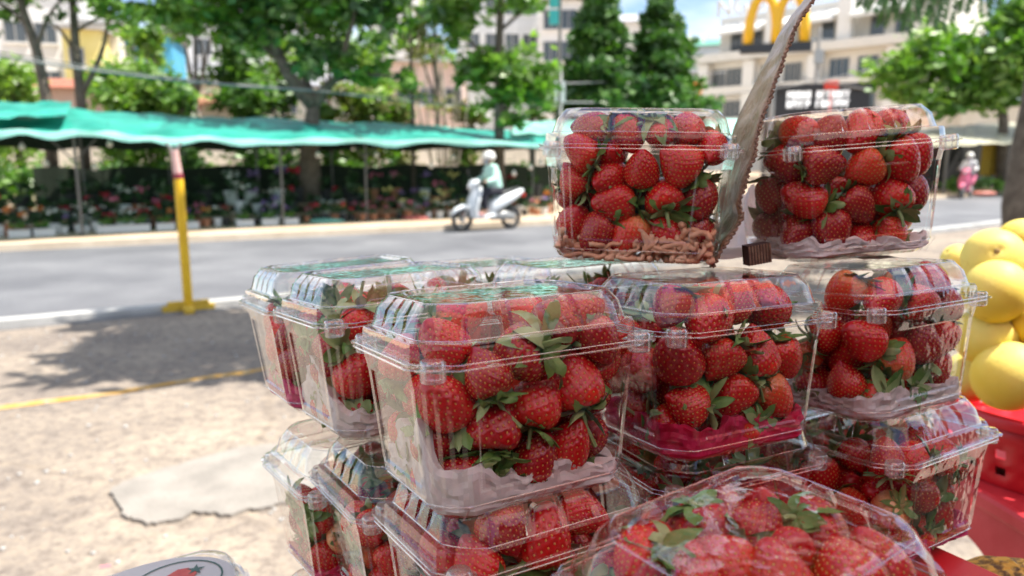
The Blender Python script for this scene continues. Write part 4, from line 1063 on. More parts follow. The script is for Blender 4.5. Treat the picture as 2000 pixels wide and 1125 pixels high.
# trellis hedge behind
def foliage_mesh(name, clumps, nper, size, mats, seed=0, flat=.75, shell=.45, droop=0):
    rs = np.random.RandomState(seed); Vs = []; n_all = 0; mi = []
    for c, r in clumps:
        rx, ry, rz = r if hasattr(r, '__len__') else (r, r, r*flat)
        n = max(6, int(nper*(rx*ry*rz)**(2/3)))
        # sub-clumps give the crown its lumps and gaps
        k = max(4, int(3+n/60)); sc_ = rs.normal(size=(k, 3)); sc_ /= np.linalg.norm(sc_, axis=1, keepdims=True); sc_ *= (rs.rand(k, 1)**.5)*.85
        idx = rs.randint(0, k, n); P = sc_[idx]+rs.normal(size=(n, 3))*(.20+.10*rs.rand(k)[idx][:, None])
        P = P*np.array([rx, ry, rz])+np.array(tuple(c))
        d = rs.normal(size=(n, 3)); d[:, 2] = d[:, 2]*.5-droop; d /= np.linalg.norm(d, axis=1, keepdims=True)
        e = rs.normal(size=(n, 3)); e -= (e*d).sum(1, keepdims=True)*d; e /= np.linalg.norm(e, axis=1, keepdims=True)
        s = size*(.6+.8*rs.rand(n, 1)); A = P-d*s; B = P+e*s*.45+d*s*.1; C = P+d*s; D = P-e*s*.45+d*s*.1
        Vs.append(np.stack([A, B, C, D], 1).reshape(-1, 3)); n_all += n
        lm = rs.randint(0, len(mats), k)[idx] if len(mats) > 1 else np.zeros(n, int); mi.append(lm)
    V = np.concatenate(Vs); me = bpy.data.meshes.new(name)
    me.vertices.add(len(V)); me.vertices.foreach_set('co', V.ravel())
    me.loops.add(n_all*4); me.loops.foreach_set('vertex_index', np.arange(n_all*4, dtype=np.int32))
    me.polygons.add(n_all); me.polygons.foreach_set('loop_start', np.arange(0, n_all*4, 4, dtype=np.int32)); me.polygons.foreach_set('loop_total', np.full(n_all, 4, dtype=np.int32))
    for m in mats: me.materials.append(m)
    me.polygons.foreach_set('material_index', np.concatenate(mi).astype(np.int32))
    me.update(calc_edges=True); return me
def clump(px, py, rp, Y, f=1.0, dy=0):
    c = at(px, py, Y+dy); r = rp*Y/FPX*1.02; return (c, (r, r, r*f))
def limb(a, b, r0, r1, bend=.1, n=7, seed=0):
    rs = random.Random(seed); a = Vector(a); b = Vector(b); L = (b-a).length; o = Vector((rs.uniform(-1, 1), rs.uniform(-1, 1), rs.uniform(-.3, .3)))*L*bend
    return [tuple(a.lerp(b, i/n)+o*math.sin(math.pi*i/n)+Vector((0, 0, 1))*L*.05*math.sin(math.pi*i/n)) for i in range(n+1)], [r0+(r1-r0)*i/n for i in range(n+1)]
def tree(label, cat, pts, r0, clumps, nper, size, mats, limbs=(), bark='bark', seed=0, flat=.8, group='trees across the road', droop=0):
    "pts: trunk points; limbs: list of (start, end, r0, r1)"
    p0 = Vector(pts[0]); e = empty('tree', p0, 0, label, cat, group)
    mb = MB(); n = len(pts); mb.tube([tuple(Vector(p)-p0) for p in pts], [r0*(1-.55*i/(n-1)) for i in range(n)], 10)
    for i, (a, b, ra, rb) in enumerate(limbs):
        q, rr = limb(Vector(a)-p0, Vector(b)-p0, ra, rb, .10, 7, seed*31+i); mb.tube(q, rr, 7)
    mb.build('trunk', M_[bark], e, 180)
    if clumps:
        me = foliage_mesh('crown', [(c-p0, r) for c, r in clumps], nper, size, [M_[x] for x in mats], seed, flat, droop=droop)
        link('crown', me, e)
    return e
hd = empty('hedge', (0, 0, 0), 0, 'clipped green hedge running behind the flower stalls', 'hedge')
cl = []
for i in range(46):
    f = i/45; px = -150+1480*f; Y = 18.5+7.5*f; a = gpt(px, Y); cl.append((Vector((a.x, a.y, .75+.05*math.sin(i*2.1))), (.55, .5, .62)))
link('foliage', foliage_mesh('foliage', cl, 1000, .10, [M_['leaf'], M_['leafdark']], 4), hd)
mb = MB()
for i in range(0, 46, 3): c = cl[i][0]; mb.tube([(c.x, c.y, .05), (c.x, c.y, 1.0)], .03, 5)
mb.build('stem', M_['bark'], hd)
# sun-lit wall behind the hedge
a, b = gpt(-300, 22), gpt(1330, 32); d = (b-a); mb = MB(); ang = math.atan2(d.y, d.x); Mw = Matrix.Translation(a) @ Matrix.Rotation(ang, 4, 'Z')
mb.box(0, d.length, 0, .25, 0, 1.95, 0, Mw); mb.box(-.1, d.length+.1, -.06, .31, 1.952, 2.06, 0, Mw)
tag(mb.build('boundary_wall', mottled('sunlit_wall', (.60, .54, .46), (.70, .64, .57), .7, .9, .2)), 'long pale boundary wall behind the hedge and flower stalls', 'wall')
mb = MB(); mb.box(0, 4.5, 0, .12, 0, 1.62, 0, Matrix.Translation(gpt(-100, 16.2)) @ Matrix.Rotation(math.atan2(.462, .887), 4, 'Z'))
# ------------------------------------------------------------------ potted flowers
FC = {'white': (.78, .76, .74), 'pink': (.72, .16, .30), 'red': (.55, .02, .05), 'violet': (.34, .20, .52), 'pale yellow': (.72, .62, .22), 'orange': (.68, .20, .03)}
for k, c in FC.items(): M_['petal_'+k] = leafmat('petal_'+k.replace(' ', '_'), tuple(x*.8 for x in c), c, .2)
M_['potwhite'] = mat('white_plastic_pot', (.72, .72, .70), .5); M_['potclay'] = mottled('terracotta_pot', (.40, .16, .08), (.48, .22, .12), 12, .85, .2); M_['potblack'] = mat('black_nursery_pot', (.03, .03, .03), .6)
pots = {}
POTL = leafmat('pot_leaf_shaded', (.018, .055, .014), (.05, .12, .03), .25)  # leaf green darkened to deepen the shade under the awning
def pot_proto(col, i):
    e = empty('potted_plant', (0, 0, -50), 0, 'x', 'plant'); pm = ['potwhite', 'potclay', 'potblack'][i % 3]
    mb = MB(); mb.lathe([(.062, 0), (.085, .13), (.092, .132), (.092, .15), (.078, .15), (.074, .12), (.001, .12)], 14); mb.build('pot', M_[pm], e, 50)
    link('foliage', foliage_mesh('foliage', [(Vector((0, 0, .26)), (.13, .13, .10))], 2600, .045, [POTL], 60+i), e)
    if col: link('blossom', foliage_mesh('blossom', [(Vector((0, 0, .34)), (.14, .14, .05))], 1700, .036, [M_['petal_'+col]], 80+i), e)
    return e
protos = [pot_proto(c, i) for i, c in enumerate(['white', 'pink', 'red', 'violet', 'pale yellow', None, 'white', 'orange', None])]
cols = ['white', 'pink', 'red', 'violet', 'pale yellow', None, 'white', 'orange', None]
n_used = {}
rs = random.Random(21)
rows_ = [(0, 'front row', 0, .17), (1, 'second row', .42, .19), (2, 'third row', .85, .24), (3, 'back row', 1.5, .30)]
secs = [(0, 145, 'left of the grey pole'), (145, 345, 'left of the yellow post'), (345, 546, 'right of the yellow post'), (546, 620, 'before the big trunk'), (620, 890, 'left of the white scooter'), (890, 1090, 'behind the white scooter')]
made = []
for r, rn, off, hh in rows_:
    px = -40+r*9
    while px < 1085:
        Y = 13.75+(px/1090)*5.1+off; g = gpt(px, Y)
        ci = rs.randrange(9)
        if r > 1: ci = rs.choice([5, 8, 8, 5, 8, 2])
        if 190 < px < 285 and r in (0, 1, 2): ci = rs.choice([0, 0, 1, 2])
        if 700 < px < 880: ci = rs.choice([0, 1, 2, 3, 4, 1])
        if 440 < px < 560: ci = rs.choice([3, 3, 0, 5])
        sname = next((s for a0, b0, s in secs if a0 <= px < b0), 'at the far left edge')
        made.append((ci, g, rn, sname, px, r, hh))
        px += rs.uniform(15, 25)*(1+.45*r)
firstuse = set(); shelf = {}
cnt = {}
for ci, g, rn, sname, px, r, hh in made: cnt.setdefault((rn, sname), []).append(px)
for ci, g, rn, sname, px, r, hh in made:
    e = protos[ci] if ci not in firstuse else copy_tree(protos[ci]); firstuse.add(ci)
    s = rs.uniform(.85, 1.2)*(1+.22*r); e.location = (g.x, g.y+rs.uniform(-.06, .06), .104+ (0 if r < 2 else .18*(r-1))); e.rotation_euler = (0, 0, rs.uniform(0, 6)); e.scale = (s, s, s*rs.uniform(.9, 1.25))
    k = sorted(cnt[(rn, sname)]).index(px); c = cols[ci]
    tag(e, f"{c+'-flowered' if c else 'leafy green'} potted plant, {ORD[min(k, 12)]} from left in {rn}, {sname}", 'plant', 'potted plants of the flower market')
for ci, p in enumerate(protos):
    if ci not in firstuse:
        for ch in list(p.children): bpy.data.objects.remove(ch)
        bpy.data.objects.remove(p)
# plank shelves under the back rows
for off, z in ((.85, .28), (1.5, .46)):
    a, b = gpt(-60, 13.5+off), gpt(1085, 18.8+off); L = (b-a).length; mb = MB(); Ms = Matrix.Translation((a.x, a.y, 0)) @ Matrix.Rotation(math.atan2(b.y-a.y, b.x-a.x), 4, 'Z')
    mb.box(0, L, -.16, .16, z-.03, z, 0, Ms)
    for k in range(12): mb.box(L*k/11-.03 if k else 0, L*k/11+.03, -.14, .14, .102, z-.031, 0, Ms)
    tag(mb.build('plank_shelf', M_['wood']), 'long %s plank shelf carrying potted plants' % ('low' if off < 1 else 'higher rear'), 'shelf')
# white planter troughs at the edge
tp = None
for i, (px, n_) in enumerate(((20, 3), (70, 3), (195, 3), (232, 3), (262, 2), (312, 3), (360, 2), (470, 3), (520, 3), (560, 3))):
    g = gpt(px, 13.5+px/1090*5.1)
    if tp is None:
        tp = empty('planter_trough', g, math.atan2(.462, .887), '', 'planter'); me = MB(); me.box(-.17, .17, -.06, .06, 0, .12); me.box(-.18, .18, -.07, .07, .121, .135)
        me.build('trough', M_['potwhite'], tp); link('foliage', foliage_mesh('foliage', [(Vector((0, 0, .2)), (.17, .08, .08))], 4200, .04, [M_['leaf']], 5), tp); e = tp
    else: e = copy_tree(tp)
    e.location = (g.x, g.y, .104)
    tag(e, f"small white planter trough on the far kerb, {ORD[i]} from the left", 'planter', 'white planter troughs along the far pavement')
for px, w_, c, lab in ((632, .42, (.25, .62, .50), 'pale green plastic sheet lying at the edge of the far pavement'), (808, .34, (.75, .18, .16), 'red and white plastic bag lying by the plants left of the scooter'), (1930, .5, (.75, .25, .18), 'red bag on the far pavement behind the distant scooter')):
    g = gpt(px, 13.6+px/1090*5.0) if px < 1500 else gpt(px, 28.6)
    mb = MB(); mb.sphere((g.x, g.y, .14), w_, 14, 8, 0, (1, .45, .16)); o = mb.build('plastic_bag', fabric('bag_%d' % px, c, tuple(x*.8+.1 for x in c), .4, 12, .3), None, 180); tag(o, lab, 'bag')
# hanging bulbs
bm_ = mat('white_bulb', (.82, .78, .70), .3); lb0 = None
for i, (px, py, Y) in enumerate(((43, 285, 14.0), (90, 318, 14.6), (214, 279, 14.6), (184, 325, 15.0), (575, 296, 16.2), (621, 301, 16.6), (735, 301, 17.3), (842, 322, 17.6), (885, 306, 18.2), (952, 328, 18.4), (1004, 337, 18.4), (1036, 325, 18.6), (1057, 318, 19.0))):
    p = at(px, py, Y)
    if lb0 is None:
        lb0 = empty('hanging_bulb', p, 0, '', 'bulb'); mb = MB(); mb.lathe([(.001, -.085), (.035, -.075), (.055, -.035), (.05, 0), (.025, .035), (.02, .05)], 14); mb.build('globe', bm_, lb0, 60)
        mb = MB(); mb.lathe([(.022, .05), (.022, .09), (.006, .095)], 10); mb.tube([(0, 0, .09), (0, 0, .42)], .004, 4); mb.build('cord', M_['black'], lb0); e = lb0
    else: e = copy_tree(lb0)
    e.location = p; tag(e, f'white bulb hanging under the turquoise roof, {ORD[min(i, 12)]} from the left', 'bulb', 'bulbs hanging under the market roof')
# ================================================================== trees across the road
def gz(px, Y, z=.1): p = at(px, 300, Y); return Vector((p.x, p.y, z))
A_ = at
# big forked tree
Y = 18.2
tree('large tree with a thick trunk forking above the turquoise roof', 'tree', [gz(606, Y), A_(604, 330, Y), A_(607, 262, Y), A_(612, 205, Y)], .33,
     [clump(520, 40, 70, Y, .7), clump(430, 35, 60, Y, .6), clump(640, 95, 62, Y, .6), clump(700, 30, 80, Y, .6), clump(560, -40, 110, Y), clump(700, 130, 48, Y, .6), clump(800, 160, 32, Y, .5), clump(740, -60, 110, Y), clump(480, -90, 140, Y), clump(650, 40, 60, Y, .7, 1.2), clump(610, 120, 40, Y, .6, -1)],
     560, .17, ['leaf', 'leafdark', 'leaf'], [(A_(612, 205, Y), A_(548, 110, Y), .20, .12), (A_(548, 110, Y), A_(505, 0, Y), .12, .07), (A_(612, 205, Y), A_(660, 150, Y), .16, .09), (A_(660, 150, Y), A_(690, 40, Y-.5), .09, .05), (A_(612, 205, Y), A_(575, 120, Y+1), .12, .06), (A_(650, 160, Y), A_(770, 150, Y), .06, .03), (A_(548, 120, Y), A_(450, 60, Y+.6), .07, .03), (A_(505, 0, Y), A_(480, -130, Y), .07, .04), (A_(690, 40, Y-.5), A_(740, -100, Y), .05, .03)], seed=1)
# two slim trees at the left
Y = 17.2
tree('slim grey-trunked tree leaning left near the left edge', 'tree', [gz(98, Y), A_(92, 200, Y), A_(72, 100, Y), A_(45, 20, Y), A_(30, -60, Y)], .14,
     [clump(30, -40, 70, Y, .6), clump(120, -60, 80, Y, .6), clump(15, 30, 30, Y, .6), clump(-60, -20, 70, Y), clump(200, 5, 34, Y, .5), clump(110, 30, 22, Y, .6)], 620, .13, ['leaf', 'leafdark'], [(A_(60, 60, Y), A_(-20, 0, Y), .06, .03), (A_(72, 100, Y), A_(120, 0, Y), .05, .03)], 'bark', 2)
Y = 17.8
tree('slim dark-trunked tree with steep branches behind the left end of the roof', 'tree', [gz(162, Y), A_(158, 200, Y), A_(148, 100, Y), A_(142, 0, Y), A_(140, -80, Y)], .13,
     [clump(250, 20, 60, Y, .5), clump(310, 30, 45, Y, .6), clump(200, -50, 80, Y, .6), clump(330, -30, 80, Y, .6), clump(370, 60, 26, Y, .6)], 760, .13, ['leaf', 'leaf', 'leaflight'], [(A_(156, 190, Y), A_(208, 60, Y), .07, .04), (A_(208, 60, Y), A_(240, -20, Y), .04, .02), (A_(150, 120, Y), A_(108, 50, Y), .05, .03), (A_(150, 60, Y), A_(260, 0, Y), .04, .02)], 'bark', 3)
# mid trees
Y = 20.5
tree('slender bare-stemmed tree just right of the big forked tree', 'tree', [gz(806, Y), A_(805, 160, Y), A_(800, 40, Y), A_(806, -60, Y)], .06,
     [clump(810, 175, 34, Y, .5), clump(790, -10, 40, Y, .7), clump(770, 90, 26, Y, .6)], 420, .13, ['leaf', 'leaflight'], [(A_(803, 100, Y), A_(770, 60, Y), .03, .02)], 'bark', 4)
Y = 19.6
tree('dark-trunked tree with bright leaf tufts, left of the upper left box', 'tree', [gz(976, Y), A_(975, 250, Y), A_(974, 120, Y), A_(978, 0, Y), A_(980, -90, Y)], .15,
     [clump(900, 60, 48, Y, .7), clump(960, 120, 60, Y, .7), clump(1010, 140, 60, Y, .8), clump(1050, 190, 44, Y, .7), clump(960, 195, 40, Y, .6), clump(1000, 232, 40, Y, .5), clump(880, 0, 60, Y, .7), clump(1020, -20, 70, Y, .6), clump(920, 140, 36, Y, .7), clump(1070, 130, 30, Y, .7), clump(960, -80, 100, Y)],
     600, .17, ['leaf', 'leaf', 'leaflight'], [(A_(976, 200, Y), A_(1050, 150, Y), .06, .03), (A_(975, 150, Y), A_(900, 60, Y), .06, .03), (A_(977, 60, Y), A_(1060, -10, Y), .05, .03), (A_(975, 262, Y), A_(1000, 160, Y+.4), .08, .04)], 'bark', 5)
# thin pale bushy stems
Y = 22.5
tree('pale twiggy shrub with bare stems between the two middle trees', 'shrub', [gz(868, Y), A_(868, 200, Y), A_(862, 130, Y)], .05,
     [clump(862, 215, 40, Y, .7), clump(830, 110, 26, Y, .9), clump(880, 120, 24, Y, .9)], 260, .10, ['leafdry', 'leaflight'],
     [(gz(868+d, Y), A_(868+e_, 70+abs(d), Y), .035, .015) for d, e_ in ((-14, -34), (-6, -12), (4, 10), (10, 26), (0, -50), (6, 44), (-2, 0), (12, -24))], 'palebark', 6)
for i, (px, py, rp, Y, f, mm, lab) in enumerate([(20, 160, 46, 21, 1.0, ['leaflight'], 'bright green bush at the left edge above the roof'), (230, 170, 52, 21.5, .9, ['leaf', 'leaflight'], 'round green bush behind the left end of the roof'),
        (300, 180, 56, 22, .9, ['leaf', 'leaflight'], 'tall spreading bush right of the red-tiled hut'), (350, 195, 32, 21, .9, ['leafdark', 'leaf'], 'dark green bush before the small house'),
        (490, 190, 52, 22.5, .8, ['leafdark', 'leaf'], 'dark bush left of the big forked trunk'), (545, 185, 34, 23, .8, ['leafdark'], 'low dark bush touching the big forked trunk'),
        (700, 200, 46, 24, .7, ['leaflight', 'leafdry'], 'pale olive bush right of the big forked trunk'), (770, 215, 40, 24, .7, ['leaf', 'leafdry'], 'olive bush under the slender tree'),
        (915, 225, 32, 24, .7, ['leaf', 'leafdry'], 'dull green bush behind the dark-trunked tree'), (640, 215, 30, 24, .7, ['leaf'], 'small green bush in the fork of the big tree')]):
    c = at(px, py, Y); p0 = Vector((c.x, c.y, .05)); e = empty('shrub', p0, 0, lab, 'shrub', 'bushes behind the market roof')
    r = rp*1.25*Y/FPX; cc = [(Vector((rs.uniform(-.5, .5)*r, rs.uniform(-.4, .4)*r, c.z-p0.z+rs.uniform(-.4, .3)*r)), (r*.62, r*.62, r*.6*f)) for _ in range(5)]+[(Vector((0, 0, (c.z-p0.z)*.55)), (r*.9, r*.8, (c.z-p0.z)*.5))]
    link('foliage', foliage_mesh('foliage', cc, 1300, .12, [M_[x] for x in mm], 200+i), e)
    mb = MB()
    for k in range(4): mb.tube([(0, 0, 0), (rs.uniform(-.2, .2)*r, 0, (c.z-p0.z)*.5), (rs.uniform(-.5, .5)*r, rs.uniform(-.3, .3)*r, (c.z-p0.z))], [.05, .035, .015], 5)
    mb.build('stem', M_['bark'], e)
for i, (px, py, rp, Y, mm, lab) in enumerate([(455, 105, 62, 27, ['leaf', 'leafdark'], 'dense mid-green tree left of the big forked trunk, behind it'), (560, 120, 46, 30, ['leaflight', 'leaf'], 'pale tree crown showing through the fork of the big tree'),
        (700, 120, 58, 28, ['leaf', 'leaflight'], 'light green tree right of the big forked trunk, behind it'), (850, 60, 52, 29, ['leaflight', 'leafdry'], 'yellowish feathery tree behind the twiggy shrub'),
        (640, 20, 50, 31, ['leafdark', 'leaf'], 'dark tree top behind the crown of the big forked tree'), (1035, 185, 44, 25, ['leaflight', 'leaf'], 'bright green low tree against the upper left box'),
        (380, 20, 60, 26, ['leafdark', 'leaf'], 'dark tree crown over the blue house at the upper left'), (300, 110, 48, 27, ['leaflight', 'leaf'], 'small pale tree before the blue house')]):
    c = [clump(px+rs.uniform(-.8, .8)*rp, py+rs.uniform(-.8, .8)*rp, rp*.62, Y, .8) for _ in range(7)]
    tree(lab, 'tree', [gz(px+6, Y), A_(px+4, 240, Y), A_(px, py, Y)], .12, c, 480, .16, mm, [(A_(px+3, 200, Y), c[k][0], .06, .02) for k in range(4)], 'bark', 40+i, group='trees behind the first row')
# two conifers
def conifer(label, px, Y, top, base, wpx, seed):
    rs_ = np.random.RandomState(seed); b = gz(px, Y); zt = at(px, top, Y).z; zb = at(px, base, Y).z; r = wpx*Y/FPX
    e = empty('conifer', b, 0, label, 'tree', 'conifers across the road'); mb = MB(); mb.tube([(0, 0, 0), (0, 0, zt-b.z)], [.28, .05], 9)
    cl = []
    n = 64
    for k in range(n):
        f = (k+.5)/n; z = zb+(zt-zb)*f; rr = r*(1-f)**.75*(.72+.45*rs_.rand()); th = k*2.4+rs_.rand()*.8
        cl.append((Vector((rr*.62*math.cos(th), rr*.62*math.sin(th), z-b.z+.1*rs_.randn())), (rr*.48+.15, rr*.48+.15, .34)))
        mb.tube([(0, 0, z-b.z), (rr*.8*math.cos(th), rr*.8*math.sin(th), z-b.z-.15)], [.05, .02], 4)
    mb.build('trunk', M_['bark'], e, 180); link('crown', foliage_mesh('crown', cl, 1150, .16, [M_['conifer'], M_['leafdark'], M_['conifer']], seed, droop=.35), e); return e
conifer('narrow dark conifer above the upper left box', 1165, 26, -70, 225, 82, 31)
conifer('broad pointed conifer between the white building and the stepped house', 1282, 27, -16, 245, 100, 32)
# broadleaf trees at the right
Y = 31
tree('bright feathery broadleaf tree at the right behind the upper right box', 'tree', [gz(1962, Y), A_(1960, 240, Y), A_(1955, 170, Y), A_(1940, 110, Y)], .22,
     [clump(1750, 140, 48, Y, .8), clump(1820, 110, 60, Y, .8), clump(1880, 150, 70, Y, .8), clump(1950, 90, 70, Y), clump(1790, 185, 50, Y, .6), clump(1990, 150, 70, Y), clump(1930, 195, 50, Y, .6), clump(1985, 40, 50, Y, .8), clump(1850, 205, 40, Y, .5), clump(2060, 80, 90, Y), clump(1860, 90, 50, Y, .7, 1)],
     620, .22, ['leaf', 'leaflight', 'leaf'], [(A_(1955, 170, Y), A_(1850, 130, Y), .12, .05), (A_(1955, 170, Y), A_(2020, 80, Y), .12, .05), (A_(1958, 200, Y), A_(1780, 180, Y), .09, .04)], 'bark', 7)
# street tree on this side: trunk at the right edge, crown overhead casting the shade on the pavement
tb_ = ground(2008, 520); Yt = tb_.y
tree('near street tree whose grey trunk cuts the right edge, its fronds hanging in from above', 'tree', [Vector((tb_.x-.05, tb_.y, -.02)), at(1994, 400, Yt), at(2006, 300, Yt), at(2024, 200, Yt), at(2040, 50, Yt), at(2000, -180, Yt)], .27,
     [(Vector((x, y, z)), (r, r, r*.5)) for x, y, z, r in ((.5, 5.7, 6.3, .85), (1.1, 6.6, 6.4, .95), (2.0, 6.7, 6.5, 1.0), (2.9, 7.3, 6.5, 1.0), (.1, 6.7, 6.2, .55), (-.5, 7.0, 6.3, .45), (3.9, 7.8, 6.4, 1.1), (5.0, 8.2, 6.2, 1.2), (6.0, 8.5, 6.6, 1.3), (1.9, 5.5, 6.2, .7))],
     3400, .16, ['leaf', 'leafdark'], [(at(2040, 50, Yt), (4.6, 8.1, 5.9), .12, .07), ((4.6, 8.1, 5.9), (1.2, 6.4, 6.2), .07, .03), (at(2040, 50, Yt), (6, 8.5, 6.6), .1, .05)], 'bark', 8, group='street trees on this side')
# drooping feathery fronds from that crown
fd = empty('hanging_branch', at(1800, -60, 6.6), 0, 'dark feathery fronds hanging into the top right corner of the sky', 'branch'); p0 = fd.location.copy()
Vs = []; Fs = []; mb2 = MB(); rs = random.Random(77)
for i, (x0, y0, x1, y1) in enumerate([(1740, -60, 1700, 22), (1760, -60, 1722, 48), (1790, -60, 1752, 40), (1800, -50, 1768, 62), (1830, -60, 1800, 30), (1850, -50, 1818, 48), (1870, -60, 1852, 40), (1900, -60, 1880, 22), (1920, -60, 1925, 30), (1700, -60, 1682, 12), (1810, -60, 1840, 58), (1960, -60, 1940, 12), (1770, -70, 1790, 40), (1725, -70, 1744, 30)]):
    a = at(x0, y0, 6.4+.5*rs.random())-p0; b = at(x1, y1, 6.2+.5*rs.random())-p0; mb2.tube([tuple(a), tuple(a.lerp(b, .5)+Vector((0, 0, .03))), tuple(b)], [.006, .004, .002], 5)
    for k in range(30):
        f = k/30; c = a.lerp(b, .15+.85*f); ln = .11*(1-.5*f)+.02; d = (b-a).normalized()
        for sg in (-1, 1):
            dr = (d*.75+Vector((sg*1.0, rs.uniform(-.6, .6), rs.uniform(-.4, .1)))).normalized(); e_ = dr.cross(Vector((0, 1, .3))).normalized()*.009
            q = c+dr*ln; V = [c-e_*.3, c.lerp(q, .5)-e_, q, c.lerp(q, .5)+e_]; k0 = len(Vs); Vs += [tuple(v) for v in V]; Fs.append((k0, k0+1, k0+2, k0+3))
mb = MB(); mb.add(Vs, Fs); mb.build('frond', M_['leafdark'], fd); mb2.build('stem', M_['bark'], fd)

# ================================================================== buildings
WIN = {}
def window_mesh(w, h, mull):
    k = (w, h, mull)
    if k not in WIN:
        mb = MB(); t = .06
        mb.box(-w/2, w/2, -.08, .02, 0, t); mb.box(-w/2, w/2, -.08, .02, h-t, h); mb.box(-w/2, -w/2+t, -.08, .02, t, h-t); mb.box(w/2-t, w/2, -.08, .02, t, h-t)
        for i in range(1, mull): x = -w/2+w*i/mull; mb.box(x-.03, x+.03, -.07, .015, t, h-t)
        pn = MB(); pn.box(-w/2+t, w/2-t, -.03, -.015, t, h-t)
        WIN[k] = (mb.mesh('window', M_['frame']), pn.mesh('pane', M_['darkglass']))
    return WIN[k]
def building(label, o, ang, w, d, h, wall, rows, roof=None, extra=None, group='buildings on the hillside', name='house', z0=0.0):
    "local x along the facade, facade at y=0 facing -y"
    e = empty(name, (o.x, o.y, z0), ang, label, 'building', group)
    mb = MB(); mb.box(0, w, .05, d, 0, h); mb.build('wall', M_[wall], e)
    fc = MB()
    for (z, wh, ww, xs, mull) in rows:
        for x in xs:
            a, b = window_mesh(ww, wh, mull); f = link('window', a, e, Matrix.Translation((x, .045, z))); link('pane', b, f)
            mb = MB(); mb.box(x-ww/2-.08, x+ww/2+.08, -.10, .045, z-.10, z-.012); mb.build('sill', M_['white'], e)
    if roof == 'flat': mb = MB(); mb.box(-.3, w+.3, -.3, d+.3, h+.002, h+.22); mb.build('roof', M_['grey'], e)
    elif roof:
        mb = MB(); V = [(-.5, -.6, h), (w+.5, -.6, h), (w+.5, d+.5, h), (-.5, d+.5, h), (-.5, d/2, h+d*.16), (w+.5, d/2, h+d*.16)]
        mb.add(V, [(0, 1, 5, 4), (2, 3, 4, 5), (0, 4, 3), (1, 2, 5), (0, 3, 2, 1)]); mb.build('roof', M_[roof], e)
    return e
def bpos(px, Y): p = at(px, 300, Y); return Vector((p.x, p.y, 0))
# row behind the trees
building('small hut with red tiled roof at the left between the slim trees', bpos(84, 27), .25, 1.7, 3, 3.9, 'pink_wall', [(2.4, .7, .8, [.85], 2)], 'redtile')
building('little pale house with pinkish roof left of the big forked tree', bpos(398, 28), .25, 1.0, 3, 3.4, 'cream', [(2.3, .6, .6, [.5], 2)], 'redtile')
building('white block at the top left behind the leaning tree', bpos(20, 46), .3, 5.0, 6, 12, 'palewall', [(5.4, 1.2, 1.2, [1, 2.6, 4.2], 2), (8.2, 1.2, 1.2, [1, 2.6, 4.2], 2)], 'flat')
building('pale yellow house seen between the slim trees', bpos(143, 44), .25, 2.0, 5, 8.6, 'yellow_wall', [(6.6, 1.0, .8, [.7], 2)], 'flat')
building('yellow-green house with pink ledge left of the blue one', bpos(183, 46), .25, 1.9, 5, 9.2, 'cream', [(6.8, 1.2, .9, [.8], 2)], 'flat')
building('bright blue house wall showing through the leaves at the upper left', bpos(242, 48), .25, 3.3, 5, 8.9, 'blue_wall', [(7.3, 1.0, .8, [.8, 2.2], 2)], 'flat')
building('long pale terrace behind the left trees', bpos(-80, 60), .25, 33, 8, 7.4, 'cream', [(5.1, 1.3, 1.3, [2+2.6*k for k in range(12)], 2)], 'greyroof')
building('tall white apartment block behind the big forked tree', bpos(330, 66), .2, 13.5, 9, 20, 'palewall', [(z, 1.4, 1.3, [1.4+2.1*k for k in range(6)], 2) for z in (7, 10, 13)], 'flat')
building('white tower block with a narrow window right of the big forked tree', bpos(730, 58), .15, 4.0, 8, 20, 'white', [(z, 1.3, .9, [1.2, 2.8], 1) for z in (7.4, 10.4, 13.4)], 'flat')
building('ochre wall house behind the middle trees', bpos(760, 44), .2, 4.6, 6, 6.8, 'pink_wall', [(4.4, 1.0, 1.0, [1, 2.4, 3.8], 2)], 'flat')
building('pale grey block behind the dark-trunked tree', bpos(900, 70), .1, 7.5, 9, 18, 'palewall', [(z, 1.4, 1.3, [1.2, 3, 4.8, 6.4], 2) for z in (8, 11, 14)], 'flat')
building('bright white building with pale blue windows left of the conifers', bpos(1050, 62), -.1, 4.6, 9, 13.6, 'white', [(z, 1.5, 1.2, [1, 2.4, 3.8], 2) for z in (6.4, 9, 11.4)], 'flat')
building('grey gabled building rising between the two conifers', bpos(1192, 66), -.15, 4.6, 9, 12.6, 'palewall', [(9, 1.3, 1.1, [1.2, 3], 2)], 'greyroof')
g_ = building('white house with green roof and balconies at the far left of the hotel', bpos(1330, 92), -.35, 9.5, 8, 14.2, 'palewall', [(9.0, 1.5, 1.6, [1.6, 4.4, 7.2], 2), (11.8, 1.4, 1.6, [1.6, 4.4, 7.2], 2)], 'greenroof')
mb = MB(); mb.box(0, 9.5, -1.0, .04, 11.2, 11.5); mb.box(0, 9.5, -1.0, -.9, 11.502, 12.1); mb.build('balcony', M_['white'], g_)
tk = at(1328, 56, 90); mb = MB(); mb.lathe([(.01, -.9), (.75, -.9), (.8, -.85), (.8, .7), (.55, 1.0), (.01, 1.05)], 18, 0, tuple(tk)); mb.tube([(tk.x, tk.y, 0), (tk.x, tk.y, tk.z-.9)], .3, 8)
tag(mb.build('water_tank', mat('blue_tank', (.03, .16, .5), .4), None, 50), 'small blue water tank on a stand at the green-roofed house', 'tank')
